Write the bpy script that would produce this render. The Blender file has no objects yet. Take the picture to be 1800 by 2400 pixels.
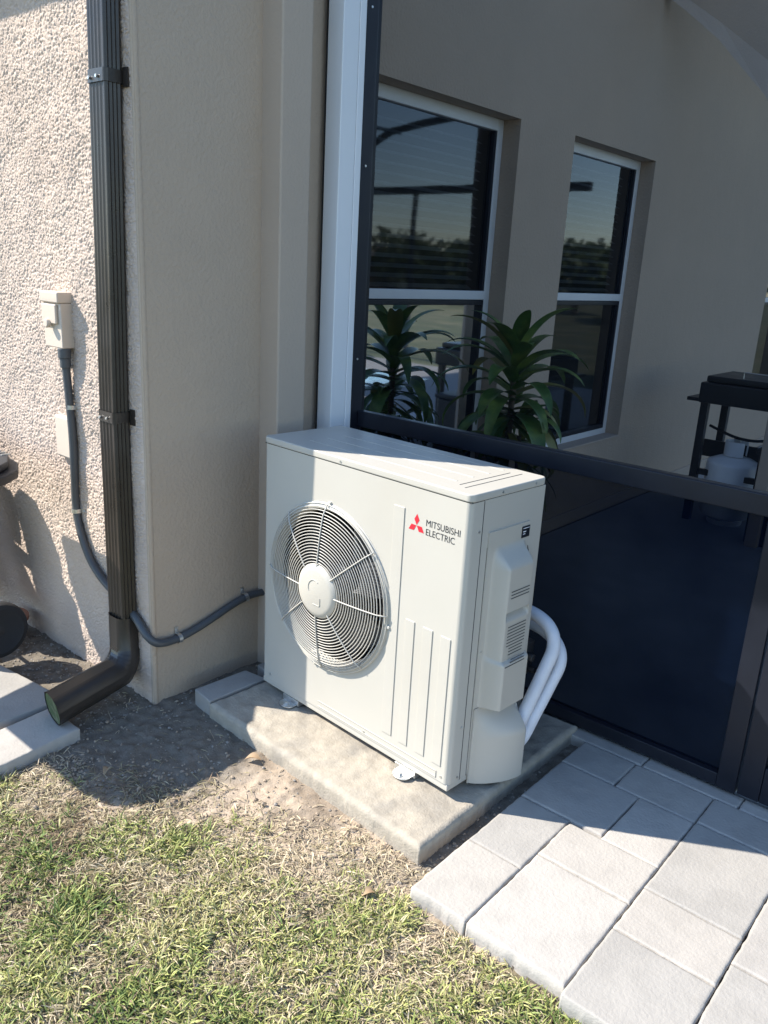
import bpy, bmesh, math, random
import numpy as np
from mathutils import Vector, Matrix
random.seed(7); rng = np.random.default_rng(11)
PI = math.pi
S = bpy.context.scene
COL = S.collection

# ------------------------------------------------------------ camera, sky, sun, exposure
cam = bpy.data.cameras.new('camera'); camo = bpy.data.objects.new('camera', cam); COL.objects.link(camo)
Rm = [[0.7561048768304386, 0.6523185107695427, 0.0527823430763848],
      [0.22791230403013926, -0.18685290559731002, -0.9555846238515542],
      [-0.6134830045770631, 0.7345519397409885, -0.2899518079230594]]
M = Matrix.Identity(4)
for i in range(3):
    M[i][0] = Rm[0][i]; M[i][1] = -Rm[1][i]; M[i][2] = -Rm[2][i]
M[0][3], M[1][3], M[2][3] = 1.2220355781, -1.8482976621, 1.5799779045
camo.matrix_world = M
cam.sensor_fit = 'HORIZONTAL'; cam.sensor_width = 36; cam.lens = 1903.235 / 1800 * 36
cam.clip_start = 0.02; cam.clip_end = 500
S.camera = camo

SUN_EL = math.radians(42.0); SUN_AZ = math.radians(30.5)      # light travels towards +x turned 30.5 deg to +y
w = bpy.data.worlds.new("World"); S.world = w; w.use_nodes = True
nt = w.node_tree; nt.nodes.clear()
sky = nt.nodes.new('ShaderNodeTexSky'); sky.sky_type = 'NISHITA'; sky.sun_disc = False
sky.sun_elevation = SUN_EL
sky.sun_rotation = math.atan2(-math.cos(SUN_AZ), -math.sin(SUN_AZ))
sky.air_density = 1.0; sky.dust_density = 0.1; sky.ozone_density = 3.5
bg = nt.nodes.new('ShaderNodeBackground'); bg.inputs['Strength'].default_value = 0.122
wo = nt.nodes.new('ShaderNodeOutputWorld')
nt.links.new(sky.outputs[0], bg.inputs[0]); nt.links.new(bg.outputs[0], wo.inputs[0])

sl = bpy.data.lights.new('sun', 'SUN'); sl.energy = 3.65; sl.angle = math.radians(0.5); sl.color = (1.0, 0.945, 0.86)
so = bpy.data.objects.new('sun', sl); COL.objects.link(so)
ldir = Vector((math.cos(SUN_AZ) * math.cos(SUN_EL), math.sin(SUN_AZ) * math.cos(SUN_EL), -math.sin(SUN_EL)))
so.rotation_euler = ldir.to_track_quat('-Z', 'Y').to_euler()
so.location = (-8, -6, 9)

S.view_settings.view_transform = 'Standard'; S.view_settings.look = 'None'
S.view_settings.exposure = 1.46; S.view_settings.gamma = 1.0
S.view_settings.use_curve_mapping = False
S.render.engine = 'CYCLES'

# ------------------------------------------------------------ helpers
ORIG = {}

def tag(o, label=None, cat=None, group=None, kind=None):
    if label: o['label'] = label
    if cat: o['category'] = cat
    if group: o['group'] = group
    if kind: o['kind'] = kind
    return o

def thing(name, label, cat, loc=(0, 0, 0), rz=0.0, group=None):
    o = bpy.data.objects.new(name, None); COL.objects.link(o)
    o.location = loc; o.rotation_euler = (0, 0, rz); o.empty_display_size = 0.1
    ORIG[o.name] = Vector(loc) if rz == 0 else Vector((0, 0, 0))
    return tag(o, label, cat, group)

def link(name, me, mat=None, parent=None, loc=None):
    o = bpy.data.objects.new(name, me); COL.objects.link(o)
    if mat is not None:
        me.materials.clear()
        for m in (mat if isinstance(mat, (list, tuple)) else [mat]): me.materials.append(m)
    if parent is not None:
        o.parent = parent
    if loc is not None: o.location = loc
    return o

class MB:
    """collects geometry, then links it as one mesh object"""
    def __init__(s): s.v = []; s.f = []; s.mi = []
    def add(s, vs, fs, mi=0):
        b = len(s.v); s.v += [tuple(map(float, v)) for v in vs]
        s.f += [tuple(b + i for i in f) for f in fs]; s.mi += [mi] * len(fs); return s
    def box(s, x0, x1, y0, y1, z0, z1, mi=0):
        vs = [(x0, y0, z0), (x1, y0, z0), (x1, y1, z0), (x0, y1, z0), (x0, y0, z1), (x1, y0, z1), (x1, y1, z1), (x0, y1, z1)]
        return s.add(vs, [(0, 3, 2, 1), (4, 5, 6, 7), (0, 1, 5, 4), (1, 2, 6, 5), (2, 3, 7, 6), (3, 0, 4, 7)], mi)
    def prism(s, poly, z0, z1, mi=0):
        n = len(poly)
        vs = [(p[0], p[1], z0) for p in poly] + [(p[0], p[1], z1) for p in poly]
        fs = [tuple(reversed(range(n))), tuple(range(n, 2 * n))] + [(i, (i + 1) % n, n + (i + 1) % n, n + i) for i in range(n)]
        return s.add(vs, fs, mi)
    def tube(s, path, r, n=10, closed=False, mi=0, caps=True, prof=None):
        P = [Vector(p) for p in path]; m = len(P)
        rs = r if hasattr(r, '__len__') else [r] * m
        up = None; rings = []
        for i in range(m):
            if closed: t = P[(i + 1) % m] - P[i - 1]
            else: t = P[min(i + 1, m - 1)] - P[max(i - 1, 0)]
            t.normalize()
            if up is None:
                up = Vector((0, 0, 1)) if abs(t.z) < .9 else Vector((1, 0, 0))
            a = t.cross(up)
            if a.length < 1e-6: a = t.orthogonal()
            a.normalize(); up = a.cross(t).normalized()
            ring = []
            if prof is None:
                for k in range(n):
                    q = 2 * PI * k / n
                    ring.append(P[i] + a * (rs[i] * math.cos(q)) + up * (rs[i] * math.sin(q)))
            else:
                for (pa, pb) in prof: ring.append(P[i] + a * pa * rs[i] + up * pb * rs[i])
            rings.append(ring)
        k = len(rings[0]); vs = [v for ring in rings for v in ring]; fs = []
        for i in range(m if closed else m - 1):
            j = (i + 1) % m
            for q in range(k): fs.append((i * k + q, i * k + (q + 1) % k, j * k + (q + 1) % k, j * k + q))
        if caps and not closed:
            fs.append(tuple(reversed(range(k)))); fs.append(tuple(range((m - 1) * k, m * k)))
        return s.add(vs, fs, mi)
    def cyl(s, p0, p1, r, n=16, mi=0, r2=None):
        return s.tube([p0, p1], [r, r if r2 is None else r2], n, mi=mi)
    def lathe(s, c, prof, n=32, axis='z', mi=0, caps=True):
        vs = []
        for (r, h) in prof:
            for k in range(n):
                q = 2 * PI * k / n
                if axis == 'z': vs.append((c[0] + r * math.cos(q), c[1] + r * math.sin(q), c[2] + h))
                elif axis == 'y': vs.append((c[0] + r * math.cos(q), c[1] + h, c[2] + r * math.sin(q)))
                else: vs.append((c[0] + h, c[1] + r * math.cos(q), c[2] + r * math.sin(q)))
        m = len(prof); fs = []
        for i in range(m - 1):
            for k in range(n): fs.append((i * n + k, i * n + (k + 1) % n, (i + 1) * n + (k + 1) % n, (i + 1) * n + k))
        if caps: fs.append(tuple(range(n))); fs.append(tuple((m - 1) * n + k for k in range(n)))
        return s.add(vs, fs, mi)
    def mesh(s, name, bevel=0, seg=2, smooth=35, off=None, fixn=True, bangle=30):
        vs = s.v
        if off is not None: vs = [(a - off[0], b - off[1], c - off[2]) for a, b, c in vs]
        me = bpy.data.meshes.new(name); me.from_pydata(vs, [], s.f)
        if any(s.mi): me.polygons.foreach_set('material_index', s.mi)
        bm = bmesh.new(); bm.from_mesh(me)
        if fixn: bmesh.ops.recalc_face_normals(bm, faces=bm.faces)
        if bevel:
            es = [e for e in bm.edges if len(e.link_faces) == 2 and e.calc_face_angle(0) > math.radians(bangle)]
            bmesh.ops.bevel(bm, geom=es, offset=bevel, segments=seg, affect='EDGES', profile=.5, clamp_overlap=True)
        wn = None
        if bevel:   # area weighted normals keep the big faces flat and only the bevels rounded
            bm.verts.ensure_lookup_table(); wn = []
            for v in bm.verts:
                q = Vector((0, 0, 0))
                for f in v.link_faces: q += f.normal * f.calc_area()
                wn.append(q.normalized() if q.length > 1e-12 else Vector((0, 0, 1)))
        bm.to_mesh(me); bm.free()
        if wn is not None and smooth:
            me.polygons.foreach_set('use_smooth', [True] * len(me.polygons)); me.normals_split_custom_set_from_vertices(wn)
        elif smooth:
            me.polygons.foreach_set('use_smooth', [True] * len(me.polygons))
            me.set_sharp_from_angle(angle=math.radians(smooth))
        return me
    def build(s, name, mat, parent=None, **k):
        off = ORIG.get(parent.name) if parent is not None else None
        if parent is not None and off is None and parent.parent is not None: off = ORIG.get(parent.parent.name)
        if off is None: off = Vector((0, 0, 0))
        o = link(name, s.mesh(name, off=off, **k), mat, parent); ORIG[o.name] = off
        return o

def np_mesh(name, V, F, smooth=True):
    me = bpy.data.meshes.new(name); k = F.shape[1]
    me.vertices.add(len(V)); me.vertices.foreach_set('co', V.astype(np.float32).ravel())
    me.loops.add(F.size); me.loops.foreach_set('vertex_index', F.astype(np.int32).ravel())
    me.polygons.add(len(F)); me.polygons.foreach_set('loop_start', np.arange(0, F.size, k, dtype=np.int32))
    me.polygons.foreach_set('use_smooth', np.full(len(F), smooth))
    me.update(calc_edges=True); me.validate()
    return me

def grid_faces(nu, nv):
    i = np.arange(nu - 1)[:, None] * nv + np.arange(nv - 1)[None, :]
    i = i.ravel(); return np.stack([i, i + nv, i + nv + 1, i + 1], 1)

def bandnoise(nu, nv, cell, wl, seed, band=.45):
    """band limited noise on a grid: wavelength wl (metres), grid step cell"""
    g = np.random.default_rng(seed); a = g.standard_normal((nu, nv)); Fa = np.fft.rfft2(a)
    fu = np.fft.fftfreq(nu, cell)[:, None]; fv = np.fft.rfftfreq(nv, cell)[None, :]
    f = np.sqrt(fu ** 2 + fv ** 2) * wl
    Fa *= np.exp(-((np.log(np.maximum(f, 1e-6))) ** 2) / (2 * band ** 2))
    n = np.fft.irfft2(Fa, s=(nu, nv)); return n / n.std()

def vnoise(x, y, sc, seed):
    g = np.random.default_rng(seed); T = g.random((64, 64))
    u = x / sc; v = y / sc; iu = np.floor(u).astype(int); iv = np.floor(v).astype(int)
    fu = u - iu; fv = v - iv; fu = fu * fu * (3 - 2 * fu); fv = fv * fv * (3 - 2 * fv)
    t = lambda a, b: T[a % 64, b % 64]
    return (t(iu, iv) * (1 - fu) + t(iu + 1, iv) * fu) * (1 - fv) + (t(iu, iv + 1) * (1 - fu) + t(iu + 1, iv + 1) * fu) * fv

def fbm(x, y, sc, seed, o=4):
    r = 0; a = 1; s_ = 0
    for k in range(o): r = r + a * vnoise(x, y, sc / 2 ** k, seed + k); s_ += a; a *= .5
    return r / s_

def sst(a, b, x): t = np.clip((x - a) / (b - a), 0, 1); return t * t * (3 - 2 * t)

# ------------------------------------------------------------ materials
def mat(name, col, rough=.6, metal=0, var=.06, vscale=6, bump=0, bscale=60, spec=.5, col2=None, c2scale=3, c2lo=.45, c2hi=.65, coat=0, detail=4, attr=None, bump2=0, b2scale=8):
    m = bpy.data.materials.new(name); m.use_nodes = True; t = m.node_tree; N = t.nodes; L = t.links
    b = N['Principled BSDF']; b.inputs['Roughness'].default_value = rough; b.inputs['Metallic'].default_value = metal
    b.inputs['Specular IOR Level'].default_value = spec; b.inputs['Coat Weight'].default_value = coat
    tc = N.new('ShaderNodeTexCoord')
    n = N.new('ShaderNodeTexNoise'); n.inputs['Scale'].default_value = vscale; n.inputs['Detail'].default_value = 6; n.inputs['Roughness'].default_value = .6
    L.new(tc.outputs['Object'], n.inputs['Vector'])
    src = None
    if attr:
        a = N.new('ShaderNodeAttribute'); a.attribute_name = attr; src = a.outputs['Color']
    if col2 is not None:
        n2 = N.new('ShaderNodeTexNoise'); n2.inputs['Scale'].default_value = c2scale; n2.inputs['Detail'].default_value = 5; L.new(tc.outputs['Object'], n2.inputs['Vector'])
        r = N.new('ShaderNodeMapRange'); r.inputs['From Min'].default_value = c2lo; r.inputs['From Max'].default_value = c2hi; L.new(n2.outputs['Fac'], r.inputs['Value'])
        mx = N.new('ShaderNodeMix'); mx.data_type = 'RGBA'; mx.inputs['A'].default_value = (*col, 1); mx.inputs['B'].default_value = (*col2, 1)
        if src: L.new(src, mx.inputs['A'])
        L.new(r.outputs['Result'], mx.inputs['Factor']); src = mx.outputs['Result']
    hs = N.new('ShaderNodeHueSaturation')
    if src: L.new(src, hs.inputs['Color'])
    else: hs.inputs['Color'].default_value = (*col, 1)
    mr = N.new('ShaderNodeMapRange'); mr.inputs['From Min'].default_value = .25; mr.inputs['From Max'].default_value = .75
    mr.inputs['To Min'].default_value = 1 - var; mr.inputs['To Max'].default_value = 1 + var
    L.new(n.outputs['Fac'], mr.inputs['Value']); L.new(mr.outputs['Result'], hs.inputs['Value']); L.new(hs.outputs['Color'], b.inputs['Base Color'])
    rr = N.new('ShaderNodeMapRange'); rr.inputs['From Min'].default_value = .3; rr.inputs['From Max'].default_value = .7
    rr.inputs['To Min'].default_value = max(rough - .08, .02); rr.inputs['To Max'].default_value = min(rough + .08, 1)
    L.new(n.outputs['Fac'], rr.inputs['Value']); L.new(rr.outputs['Result'], b.inputs['Roughness'])
    if bump:
        n3 = N.new('ShaderNodeTexNoise'); n3.inputs['Scale'].default_value = bscale; n3.inputs['Detail'].default_value = detail
        L.new(tc.outputs['Object'], n3.inputs['Vector'])
        bp = N.new('ShaderNodeBump'); bp.inputs['Strength'].default_value = 1; bp.inputs['Distance'].default_value = bump
        L.new(n3.outputs['Fac'], bp.inputs['Height'])
        if bump2:
            n4 = N.new('ShaderNodeTexNoise'); n4.inputs['Scale'].default_value = b2scale; L.new(tc.outputs['Object'], n4.inputs['Vector'])
            bq = N.new('ShaderNodeBump'); bq.inputs['Strength'].default_value = 1; bq.inputs['Distance'].default_value = bump2
            L.new(n4.outputs['Fac'], bq.inputs['Height']); L.new(bq.outputs['Normal'], bp.inputs['Normal'])
        L.new(bp.outputs['Normal'], b.inputs['Normal'])
    return m

K = {}
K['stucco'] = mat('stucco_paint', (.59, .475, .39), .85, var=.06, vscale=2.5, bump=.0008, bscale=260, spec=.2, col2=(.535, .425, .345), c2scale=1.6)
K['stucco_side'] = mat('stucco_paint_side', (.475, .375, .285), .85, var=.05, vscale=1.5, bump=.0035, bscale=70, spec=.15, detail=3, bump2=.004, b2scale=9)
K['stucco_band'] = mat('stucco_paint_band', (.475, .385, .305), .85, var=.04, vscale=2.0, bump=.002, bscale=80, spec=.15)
K['fascia'] = mat('fascia_paint', (.5, .44, .37), .6, var=.05)
K['white_alu'] = mat('white_aluminium', (.74, .75, .76), .35, var=.03, vscale=3, spec=.5)
K['bronze'] = mat('bronze_aluminium', (.010, .012, .019), .42, var=.15, vscale=8, spec=.3, bump=.0002, bscale=300)
K['frame_white'] = mat('window_vinyl', (.72, .73, .74), .4, var=.04)
K['cream'] = mat('cream_enamel', (.495, .465, .405), .38, var=.025, vscale=2.2, bump=.00015, bscale=220, spec=.5, col2=(.465, .432, .37), c2scale=2.2)
K['cream_plastic'] = mat('cream_plastic', (.49, .455, .39), .45, var=.03, vscale=5, bump=.0001, bscale=300)
K['wire'] = mat('guard_wire', (.52, .49, .43), .4, var=.05)
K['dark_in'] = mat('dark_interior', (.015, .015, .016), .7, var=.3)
K['fan'] = mat('fan_plastic', (.045, .045, .047), .45, var=.15)
K['fins'] = mat('coil_fins', (.09, .09, .09), .45, metal=.6, var=.2)
K['slot'] = mat('louvre_dark', (.06, .062, .06), .7)
K['black_ink'] = mat('black_ink', (.02, .02, .022), .5)
K['red_ink'] = mat('red_ink', (.62, .02, .035), .45, var=.05)
K['label_black'] = mat('label_black', (.012, .014, .02), .35)
K['label_white'] = mat('label_white', (.75, .75, .77), .5)
K['foam'] = mat('pipe_foam', (.66, .67, .70), .55, var=.05, vscale=20, bump=.0006, bscale=60)
K['conduit'] = mat('conduit_grey', (.075, .08, .085), .45, var=.12, bump=.0004, bscale=120)
K['zinc'] = mat('galvanised_steel', (.62, .62, .6), .35, metal=.9, var=.12, vscale=60, bump=.0003, bscale=90)
K['beige_box'] = mat('painted_box', (.60, .50, .40), .6, var=.04, bump=.0004, bscale=90)
K['downspout'] = mat('downspout_bronze', (.034, .027, .022), .33, var=.18, vscale=9, spec=.5, bump=.0003, bscale=140)
K['mould'] = mat('spout_mould', (.045, .075, .022), .8, var=.3, vscale=30, col2=(.12, .13, .075), c2scale=40)
K['pad'] = mat('pad_concrete', (.375, .33, .265), .9, var=.18, vscale=22, bump=.0022, bscale=150, spec=.2, col2=(.235, .215, .185), c2scale=6, c2lo=.48, c2hi=.72, detail=8)
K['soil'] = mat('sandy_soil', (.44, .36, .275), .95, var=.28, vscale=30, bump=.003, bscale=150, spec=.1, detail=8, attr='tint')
K['sand'] = mat('bedding_sand', (.16, .135, .11), .95, var=.3, vscale=40, bump=.003, bscale=120)
K['pebble'] = mat('pebble_stone', (.27, .24, .205), .8, var=.3, vscale=60)
K['grass'] = mat('grass_blades', (.2, .2, .1), .55, var=.1, vscale=30, spec=.25, attr='tint')
K['leaf_dry'] = mat('dry_leaf', (.34, .23, .13), .7, var=.25, vscale=30)
K['patio'] = mat('patio_far', (.17, .165, .16), .85, var=.1, bump=.001, bscale=80)
K['lanai'] = mat('lanai_floor', (.36, .36, .36), .75, var=.12, vscale=4, bump=.001, bscale=60)
K['plant'] = mat('plant_leaf', (.065, .145, .03), .42, var=.3, vscale=14, col2=(.17, .23, .045), c2scale=7)
K['plant_dry'] = mat('plant_leaf_old', (.22, .21, .05), .5, var=.2, vscale=14)
K['bark'] = mat('plant_stem', (.13, .095, .065), .8, var=.3, vscale=30, bump=.002, bscale=50)
K['pot'] = mat('glazed_pot', (.07, .035, .025), .3, var=.1)
K['blackmetal'] = mat('black_metal', (.018, .018, .02), .42, var=.2, bump=.0003, bscale=200)
K['blackplastic'] = mat('black_plastic', (.022, .022, .024), .5, var=.15)
K['shadow_plate_paint'] = mat('shadow_plate_paint', (.30, .27, .22), .5, var=.1)
K['rubber'] = mat('tyre_rubber', (.016, .016, .018), .75, var=.2, bump=.001, bscale=90)
K['tank'] = mat('tank_white', (.86, .88, .90), .4, var=.06)
K['terracotta'] = mat('terracotta', (.30, .13, .075), .8, var=.15, vscale=20, bump=.001, bscale=60)
K['roof_tile'] = mat('roof_tile', (.50, .45, .40), .85, var=.2, vscale=3)
K['lawn'] = mat('lawn_far', (.05, .06, .025), .95, var=.3, vscale=1.2, col2=(.09, .085, .045), c2scale=.6)
K['tree'] = mat('tree_leaves', (.05, .075, .028), .6, var=.3, vscale=3)
K['blind'] = mat('blind_slat', (.55, .55, .52), .5, var=.04)
K['water'] = mat('pool_water', (.02, .09, .11), .05, var=.1, bump=.01, bscale=6)

def paver_mat(i):
    c = [(.415, .382, .338), (.365, .342, .308), (.435, .402, .358), (.39, .362, .325)][i]
    return mat('paver_concrete', c, .88, var=.09, vscale=9, bump=.0016, bscale=110, spec=.2, col2=tuple(x * .84 for x in c), c2scale=9, detail=10, bump2=.0012, b2scale=16)
K['pavers'] = [paver_mat(i) for i in range(4)]

def mesh_mat(name, alpha, col=(.006, .007, .010)):
    m = bpy.data.materials.new(name); m.use_nodes = True; t = m.node_tree; N = t.nodes; L = t.links
    N.clear(); out = N.new('ShaderNodeOutputMaterial'); mx = N.new('ShaderNodeMixShader')
    tr = N.new('ShaderNodeBsdfTransparent'); p = N.new('ShaderNodeBsdfDiffuse'); p.inputs[0].default_value = (*col, 1)
    n = N.new('ShaderNodeTexNoise'); n.inputs['Scale'].default_value = 2.2; n.inputs['Detail'].default_value = 5; tc = N.new('ShaderNodeTexCoord'); L.new(tc.outputs['Object'], n.inputs['Vector'])
    r = N.new('ShaderNodeMapRange'); r.inputs['From Min'].default_value = .3; r.inputs['From Max'].default_value = .7; r.inputs['To Min'].default_value = alpha - .025; r.inputs['To Max'].default_value = alpha + .025
    L.new(n.outputs['Fac'], r.inputs['Value']); L.new(r.outputs['Result'], mx.inputs['Fac'])
    L.new(tr.outputs[0], mx.inputs[1]); L.new(p.outputs[0], mx.inputs[2]); L.new(mx.outputs[0], out.inputs[0]); return m
K['screen'] = mesh_mat('insect_screen', .50, (.004, .005, .007))
K['screen_low'] = mesh_mat('insect_screen_dense', .925, (.0012, .0030, .009))

def glass_mat(name, tint, rough=.03, refl=.06):
    m = bpy.data.materials.new(name); m.use_nodes = True; t = m.node_tree; N = t.nodes; L = t.links
    N.clear(); out = N.new('ShaderNodeOutputMaterial'); mx = N.new('ShaderNodeMixShader')
    tr = N.new('ShaderNodeBsdfTransparent'); tr.inputs[0].default_value = (*tint, 1)
    g = N.new('ShaderNodeBsdfGlossy'); g.inputs['Roughness'].default_value = rough; g.inputs[0].default_value = (.93, .96, 1, 1)
    fr = N.new('ShaderNodeFresnel'); fr.inputs[0].default_value = 1.62
    mn = N.new('ShaderNodeTexNoise'); mn.inputs['Scale'].default_value = 1.6; tc = N.new('ShaderNodeTexCoord'); L.new(tc.outputs['Object'], mn.inputs['Vector'])
    bp = N.new('ShaderNodeBump'); bp.inputs['Distance'].default_value = .0007; L.new(mn.outputs['Fac'], bp.inputs['Height'])
    L.new(bp.outputs[0], g.inputs['Normal'])
    L.new(fr.outputs[0], mx.inputs[0]); L.new(tr.outputs[0], mx.inputs[1]); L.new(g.outputs[0], mx.inputs[2]); L.new(mx.outputs[0], out.inputs[0]); return m
K['glass'] = glass_mat('window_glass', (.42, .46, .5))

# ------------------------------------------------------------ ground
def make_soil():
    c = .0085; x0, x1, y0, y1 = -2.9, 2.3, -2.6, .70
    xs = np.arange(x0, x1, c); ys = np.arange(y0, y1, c); X, Y = np.meshgrid(xs, ys, indexing='ij')
    Z = -.091 - .014 * sst(-.2, .3, X) * sst(-.1, -.4, Y) + .018 * (fbm(X + 5, Y + 5, .5, 3) - .5)
    Z += .0022 * bandnoise(*X.shape, c, .09, 5) + .0007 * bandnoise(*X.shape, c, .03, 6)
    dirt = 1 - sst(.0, .25, (-.72 + .39 * (X + .72)) - Y)
    Z += .0035 * np.maximum(bandnoise(*X.shape, c, .035, 8) - 1.0, 0) * dirt
    # hollow washed out below the spout, banked sand at left
    Z -= .012 * np.exp(-(((X + .95) / .25) ** 2 + ((Y + .5) / .2) ** 2))
    # keep below the paving
    V = np.stack([X.ravel(), Y.ravel(), Z.ravel()], 1)
    me = np_mesh('ground', V, grid_faces(len(xs), len(ys)))
    # dry sand turning to dark humus; shade by wall, slab and spout painted in too
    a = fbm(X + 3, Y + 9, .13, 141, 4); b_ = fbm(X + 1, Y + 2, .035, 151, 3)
    damp_shade = np.maximum(sst(-.74, -.60, Y + .30 * (a - .5)) * sst(-.56, -.74, X + .2 * (a - .5)), sst(.02, .09, X) * sst(-.36, -.24, Y + .1 * (a - .5)))
    damp_shade = np.clip(damp_shade * (.75 + .5 * b_), 0, 1)[..., None]
    dry = np.array([.40, .32, .24]) * (1 - .35 * sst(.45, .7, a))[..., None]; wet_shade = np.array([.15, .13, .105]) * (.7 + .9 * b_)[..., None]
    lawn_ = sst(.0, .2, (-.70 + .40 * (X + .72)) - Y + .3 * (b_ - .5))[..., None]; dry = dry * (1 - lawn_) + np.array([.17, .14, .085]) * lawn_  # thatch brown soil, also darkened for the shade between blades
    c_ = dry * (1 - damp_shade) + wet_shade * damp_shade; c_ = np.concatenate([c_.reshape(-1, 3), np.ones((c_.size // 3, 1))], 1)
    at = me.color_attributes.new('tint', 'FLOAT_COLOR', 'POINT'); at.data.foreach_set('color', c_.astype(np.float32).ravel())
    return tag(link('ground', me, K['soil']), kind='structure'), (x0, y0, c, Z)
ground, GZ = make_soil()
def gz(x, y):
    x0, y0, c, Z = GZ
    i = np.clip(((np.asarray(x) - x0) / c).astype(int), 0, Z.shape[0] - 1); j = np.clip(((np.asarray(y) - y0) / c).astype(int), 0, Z.shape[1] - 1)
    return Z[i, j]
m = MB(); m.add([(-150, -150, -.16), (150, -150, -.16), (150, 150, -.16), (-150, 150, -.16)], [(0, 1, 2, 3)])
tag(m.build('lawn', K['lawn'], smooth=0), kind='structure')

# lanai floor behind the screen and open pool deck further right
m = MB(); m.box(-1.19, 1.9, .76, 9.5, -.14, -.034)
tag(m.build('lanai_floor', K['lanai'], smooth=0), kind='structure')
m = MB(); m.box(1.904, 9.0, .76, 9.5, -.14, -.034)
tag(m.build('pool_deck', K['patio'], smooth=0), kind='structure')
m = MB(); m.box(3.6, 6.6, 2.2, 8.0, -.03, -.026)
tag(m.build('pool_water', K['water'], smooth=0), kind='structure')

# ------------------------------------------------------------ house
house = thing('house', 'beige stucco house with deep white framed windows behind the condenser', 'house', (-1.215, -.254, -.12))
WY = -.254; WX = -1.215
DX, DY = -.029, .016
HZ = 3.25
# sunlit front wall: knockdown stucco as displaced geometry
def front_wall():
    c = .0036; x0, x1, z0, z1 = -2.75, WX - .006, -.14, 2.62
    nx = int((x1 - x0) / c) + 1; nz = int((z1 - z0) / c) + 1
    xs = np.linspace(x0, x1, nx); zs = np.linspace(z0, z1, nz); X, Zz = np.meshgrid(xs, zs, indexing='ij')
    n = bandnoise(nx, nz, c, .019, 21, .33) + .35 * bandnoise(nx, nz, c, .03, 22, .4)
    h = np.tanh((np.abs(n) - .45) * 4.5)
    n2 = bandnoise(nx, nz, c, .012, 23, .3)
    big = .0016 * bandnoise(nx, nz, c, .35, 24, .5)
    hh = .0027 * h + .0005 * n2 + big
    hh *= sst(0, .02, x1 - X)
    Y = WY - hh
    V = np.stack([X.ravel(), Y.ravel(), Zz.ravel()], 1) - np.array(ORIG[house.name])
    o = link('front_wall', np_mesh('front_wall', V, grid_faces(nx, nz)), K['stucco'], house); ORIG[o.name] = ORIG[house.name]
front_wall()
m = MB(); m.box(-9, -2.75, WY - .002, WY + .15, -.14, HZ); m.box(-2.75, WX - .006, WY + .004, WY + .15, -.14, 2.62); m.box(-2.75, WX - .006, WY - .002, WY + .15, 2.62, HZ)
m.build('wall_backing', K['stucco'], house, smooth=0)

# side wall with the two big window holes (and a third further back)
HOLES = [(.885, 1.978, .495, 2.322), (2.545, 3.645, .495, 2.327), (6.50, 7.6, .49, 2.32)]
REC = .10
def side_wall():
    m = MB(); y0 = WY; y1 = 9.5; z0 = -.14
    cy = sorted({y0, y1} | {a for h in HOLES for a in h[:2]}); cz = sorted({z0, 4.2} | {a for h in HOLES for a in h[2:]})
    for a, b in zip(cy, cy[1:]):
        for c, d in zip(cz, cz[1:]):
            cm, dm = (a + b) / 2, (c + d) / 2
            if any(h[0] < cm < h[1] and h[2] < dm < h[3] for h in HOLES): continue
            m.add([(WX, a, c), (WX, b, c), (WX, b, d), (WX, a, d)], [(0, 1, 2, 3)])
    for a, b, c, d in HOLES:
        X = WX - REC - .06
        m.add([(WX, a, c), (X, a, c), (X, a, d), (WX, a, d)], [(0, 1, 2, 3)])
        m.add([(WX, b, c), (X, b, c), (X, b, d), (WX, b, d)], [(3, 2, 1, 0)])
        m.add([(WX, a, d), (X, a, d), (X, b, d), (WX, b, d)], [(0, 1, 2, 3)])
        m.add([(WX, a, c), (X, a, c), (X, b, c), (WX, b, c)], [(3, 2, 1, 0)])
    # weld and close behind
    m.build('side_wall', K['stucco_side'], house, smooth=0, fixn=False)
side_wall()
# soft rounded plaster bead on the outer corner
m = MB(); m.tube([(WX - .009, WY + .0105, -.14), (WX - .009, WY + .0105, 2.62)], .0128, 20); m.build('corner_bead', K['stucco_side'], house)
# raised plaster band in front of the screen post
m = MB(); m.box(WX - .01, -1.112, .268, .415, -.14, 3.2); m.build('plaster_band', K['stucco_band'], house, bevel=.008)
m = MB(); m.box(WX - .005, WX + .012, .78, 9.4, -.034, .055); m.build('baseboard', K['stucco_band'], house, bevel=.003)
# room behind the glass
m = MB(); m.box(-4.2, WX - .26, .3, 9.4, -.03, 2.9)
m.build('interior_shell', mat('room_wall', (.10, .095, .09), .9), house, smooth=0)

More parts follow.
